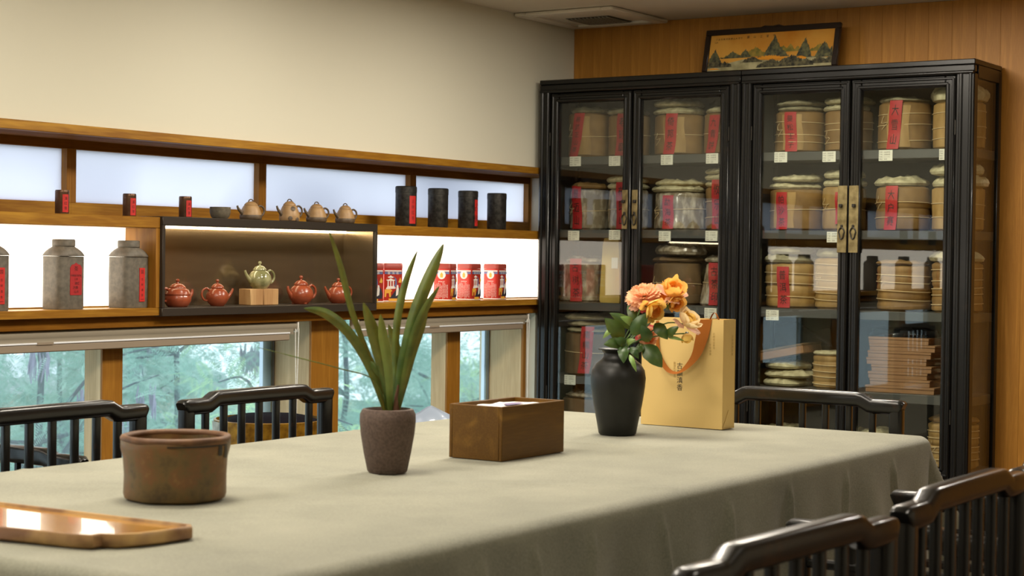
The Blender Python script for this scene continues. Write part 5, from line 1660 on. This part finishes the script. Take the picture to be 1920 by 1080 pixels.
# ------------------------------------------------------------------ by the window, on the floor
t = thing('gold_planter', 'round gold-leaf planter with dark inside, behind the window-side chair', 'planter', (4.90, 4.27, 0))
n_ = 44
seg = MB()
cr = crumple(9, .0025)
part('planter_wall', MB().lathe([(0, 0), (.165, 0), (.172, .01), (.19, .30), (.203, .60), (.205, .640), (.205, .648), (.197, .650), (.195, .60), (.18, .3), (0, .28)], n_, rf=lambda a, z, r: r + cr(a, z)), 'gold_leaf', t)
part('soil_mound', MB().lathe([(.192, .585), (.17, .645), (.12, .662), (.05, .668), (0, .664)], n_, rf=lambda a, z, r: r * (1 + .03 * math.sin(9 * a + z * 50))), 'planter_inside', t)
def pf(u, v):
    a = PI - .22 - u * .55
    return ((.2085 - .016 * (1 - v)) * math.cos(a), (.2085 - .016 * (1 - v)) * math.sin(a), .30 + .345 * v)
part('silver_patch', MB().grid(pf, 8, 6), 'silver_leaf', t)
# pale blue film-wrapped bundle
t = thing('plastic_bundle', 'pale blue crumpled plastic bundle by the window behind the walnut box', 'plastic bundle', (5.72, 4.20, 0), math.radians(-50))
cr = crumple(21, .018)
mb = MB().lathe([(0, 0), (.95, 0), (1.0, .03), (.96, .25), (.92, .46), (.84, .55), (.6, .60), (.25, .62), (0, .60)], 60, rf=lambda a, z, r: r + .4 * cr(a, z * 2) * (1 + 2 * z), sx=.215, sy=.12)
mb.v = [(p[0], p[1], p[2] + (max(0, p[0]) * .22 + .02 * math.sin(p[0] * 40) * math.cos(p[1] * 30)) * (p[2] > .4)) for p in mb.v]
part('film', mb, 'blue_film', t)
part('drawstring', MB().tube([(.18 * math.cos(q) * .98, .10 * math.sin(q), .50 + .01 * math.sin(3 * q)) for q in [2 * PI * j / 30 for j in range(30)]], .004, 6, closed=True), 'dark_plastic', t)

# ------------------------------------------------------------------ outside the low windows
mb = MB().span(-8, 60, 5.6, 70, -5.2, -5.0); struct(part('ground', mb, 'ground_green'))
rt = np.random.default_rng(5)
def fronds(n, centres, radii, size, seed):
    """feathery compound leaves as one mesh: a drooping midrib with paired leaflets"""
    r = np.random.default_rng(seed)
    K = 13
    def unit(a):
        return a / np.linalg.norm(a, axis=-1, keepdims=True)
    p = np.array(centres)[r.integers(len(centres), size=n)] + r.normal(size=(n, 3)) * np.array(radii)
    d = r.normal(size=(n, 3)); d[:, 2] = d[:, 2] * .5 - .25; d = unit(d)
    s = unit(np.cross(d, r.normal(size=(n, 3)) * .5 + np.array([0, 0, 1.0])))
    nn = np.cross(s, d)
    L = (size * r.uniform(.6, 1.25, n))[:, None, None]
    u = ((np.arange(K) + .6) / K)[None, :, None]
    o = p[:, None, :] + d[:, None, :] * L * u - np.array([0, 0, 1.0]) * L * .3 * u * u
    w = L * .34 * np.sin(PI * (.12 + .85 * u))
    out = []
    for sg in (-1, 1):
        tip = o + s[:, None, :] * sg * w + d[:, None, :] * w * .35 - nn[:, None, :] * w * .12
        m = (o + tip) / 2
        q = d[:, None, :] * L * .021
        out.append(np.stack([o, m - q, tip, m + q], axis=2))
    V = np.concatenate(out, axis=1).reshape(-1, 3)
    return V
def quad_mesh(name, V, mat):
    nq = len(V) // 4
    me = bpy.data.meshes.new(name)
    me.vertices.add(len(V)); me.vertices.foreach_set('co', V.astype(np.float32).ravel())
    me.loops.add(len(V)); me.loops.foreach_set('vertex_index', np.arange(len(V), dtype=np.int32))
    me.polygons.add(nq); me.polygons.foreach_set('loop_start', np.arange(0, len(V), 4, dtype=np.int32))
    me.update(calc_edges=True)
    me.materials.append(MATS[mat])
    return me
def tree(x, y, z0, h, spread, nf, label, seed, mat='acacia_leaf', pods=0, lean=0.0, size=.17):
    r = random.Random(seed)
    t = thing('tree', label, 'tree', (x, y, -5.0), 0, 'feathery trees outside the window')
    top = Vector((lean, 0, h + 5.0 + z0))
    mb = MB()
    trunk = spline([(0, 0, 0), (lean * .2 + r.uniform(-.2, .2), r.uniform(-.1, .1), 2.4), (lean * .4 + r.uniform(-.3, .3), r.uniform(-.2, .2), 3.8), (lean * .7 + r.uniform(-.4, .4), r.uniform(-.2, .2), 4.9), tuple(top)], 16)
    part('trunk', MB().tube([tuple(p) for p in trunk], [.06 - .045 * i / 16 for i in range(17)], 8, up=(0, 1, 0)), 'bark', t)
    cen = []
    br = MB()
    for k in range(16):
        a = r.uniform(0, 2 * PI); zb = 3.6 + z0 + r.uniform(-.4, h + .7)
        b0 = trunk[min(16, max(0, int(16 * zb / top.z)))]
        e = b0 + Vector((math.cos(a) * spread * r.uniform(.4, 1), math.sin(a) * spread * .7 * r.uniform(.4, 1), r.uniform(-.1, .8)))
        mid = (b0 + e) / 2 + Vector((0, 0, r.uniform(-.1, .25)))
        pts = spline([b0, mid, e], 8)
        br.tube([tuple(p) for p in pts], [.018 - .014 * i / 8 for i in range(9)], 5, up=(0, 1, .1))
        for q in (3, 5, 6, 7, 8):
            cen.append(tuple(pts[q]))
    part('branches', br, 'bark', t)
    f = link('foliage', quad_mesh('foliage', fronds(nf, cen, (spread * .16, spread * .16, .20), size, seed), mat), t); f['kind'] = 'stuff'
    if pods:
        pm_ = MB()
        for k in range(pods):
            c = cen[r.randrange(len(cen))]
            for j in range(11):
                px, py, pz = c[0] + r.uniform(-.06, .06), c[1] + r.uniform(-.06, .06), c[2] - r.uniform(.02, .12)
                pm_.tube([(px, py, pz), (px + r.uniform(-.02, .02), py, pz - .08), (px + r.uniform(-.03, .03), py, pz - .20)], [.005, .014, .004], 4, up=(0, 1, 0), flat=(1, .35))
        f = part('seed_pods', pm_, 'seed_pod', t); f['kind'] = 'stuff'
tree(8.2, 9.6, 0.2, 1.6, 1.6, 1500, 'bare-branched tree with purple-brown pods outside the left window', 1, pods=26, lean=.5)
tree(10.6, 10.4, 0.1, 1.9, 1.9, 5200, 'dense feathery tree outside the window behind the gold planter', 2, pods=40)
tree(13.2, 10.8, 0.0, 2.0, 1.9, 5200, 'feathery tree outside the window behind the potted plant', 3, pods=36)
tree(15.8, 11.2, 0.2, 2.1, 1.9, 5200, 'blue-green feathery tree outside the narrow window by the cabinet', 4, pods=16)
tree(12.0, 13.2, -.3, 2.2, 2.3, 4200, 'hazy feathery tree in the second row outside', 5, size=.26)
tree(17.5, 13.0, -.2, 2.4, 2.4, 4000, 'hazy feathery tree farthest to the right outside', 6, size=.26)
tree(9.4, 8.2, -1.1, 1.1, 1.0, 500, 'light green low tree close outside the window', 7, 'acacia_leaf_light', size=.15)
tree(14.2, 9.0, -1.0, 1.2, 1.2, 600, 'yellow-green low tree below the narrow window', 8, 'acacia_leaf_light', size=.15)
tree(5.2, 9.4, 0.2, 1.8, 1.7, 900, 'feathery tree outside beyond the left edge', 9, lean=-.3)
tree(20.5, 12.0, 0.2, 2.2, 2.4, 1500, 'feathery tree outside hidden behind the wall corner', 10, size=.36)
# house far behind the trees
t = thing('far_house', 'pale two-storey house with yellow band seen through the left window', 'building', (17.2, 22.0, -5.0), math.radians(-40))
part('wall', MB().span(-4.2, 4.2, 0, 5, 0, 4.1), 'far_wall', t)
part('yellow_band', MB().span(-4.25, 4.25, -.06, 0, 2.1, 2.5), 'far_yellow', t)
part('roof', MB().span(-4.6, 4.6, -.5, 5.4, 4.1, 4.35), 'far_roof', t)
for k in range(6):
    xx = -3.5 + k * 1.4
    w = part('window', MB().span(xx - .5, xx + .5, -.05, -.005, 2.7, 3.75), 'blind_white', t)
    part('pane', MB().span(xx - .43, xx - .03, -.07, -.05, 2.78, 3.67), 'far_pane', w)
    part('pane', MB().span(xx + .03, xx + .43, -.07, -.05, 2.78, 3.67), 'far_pane', w)
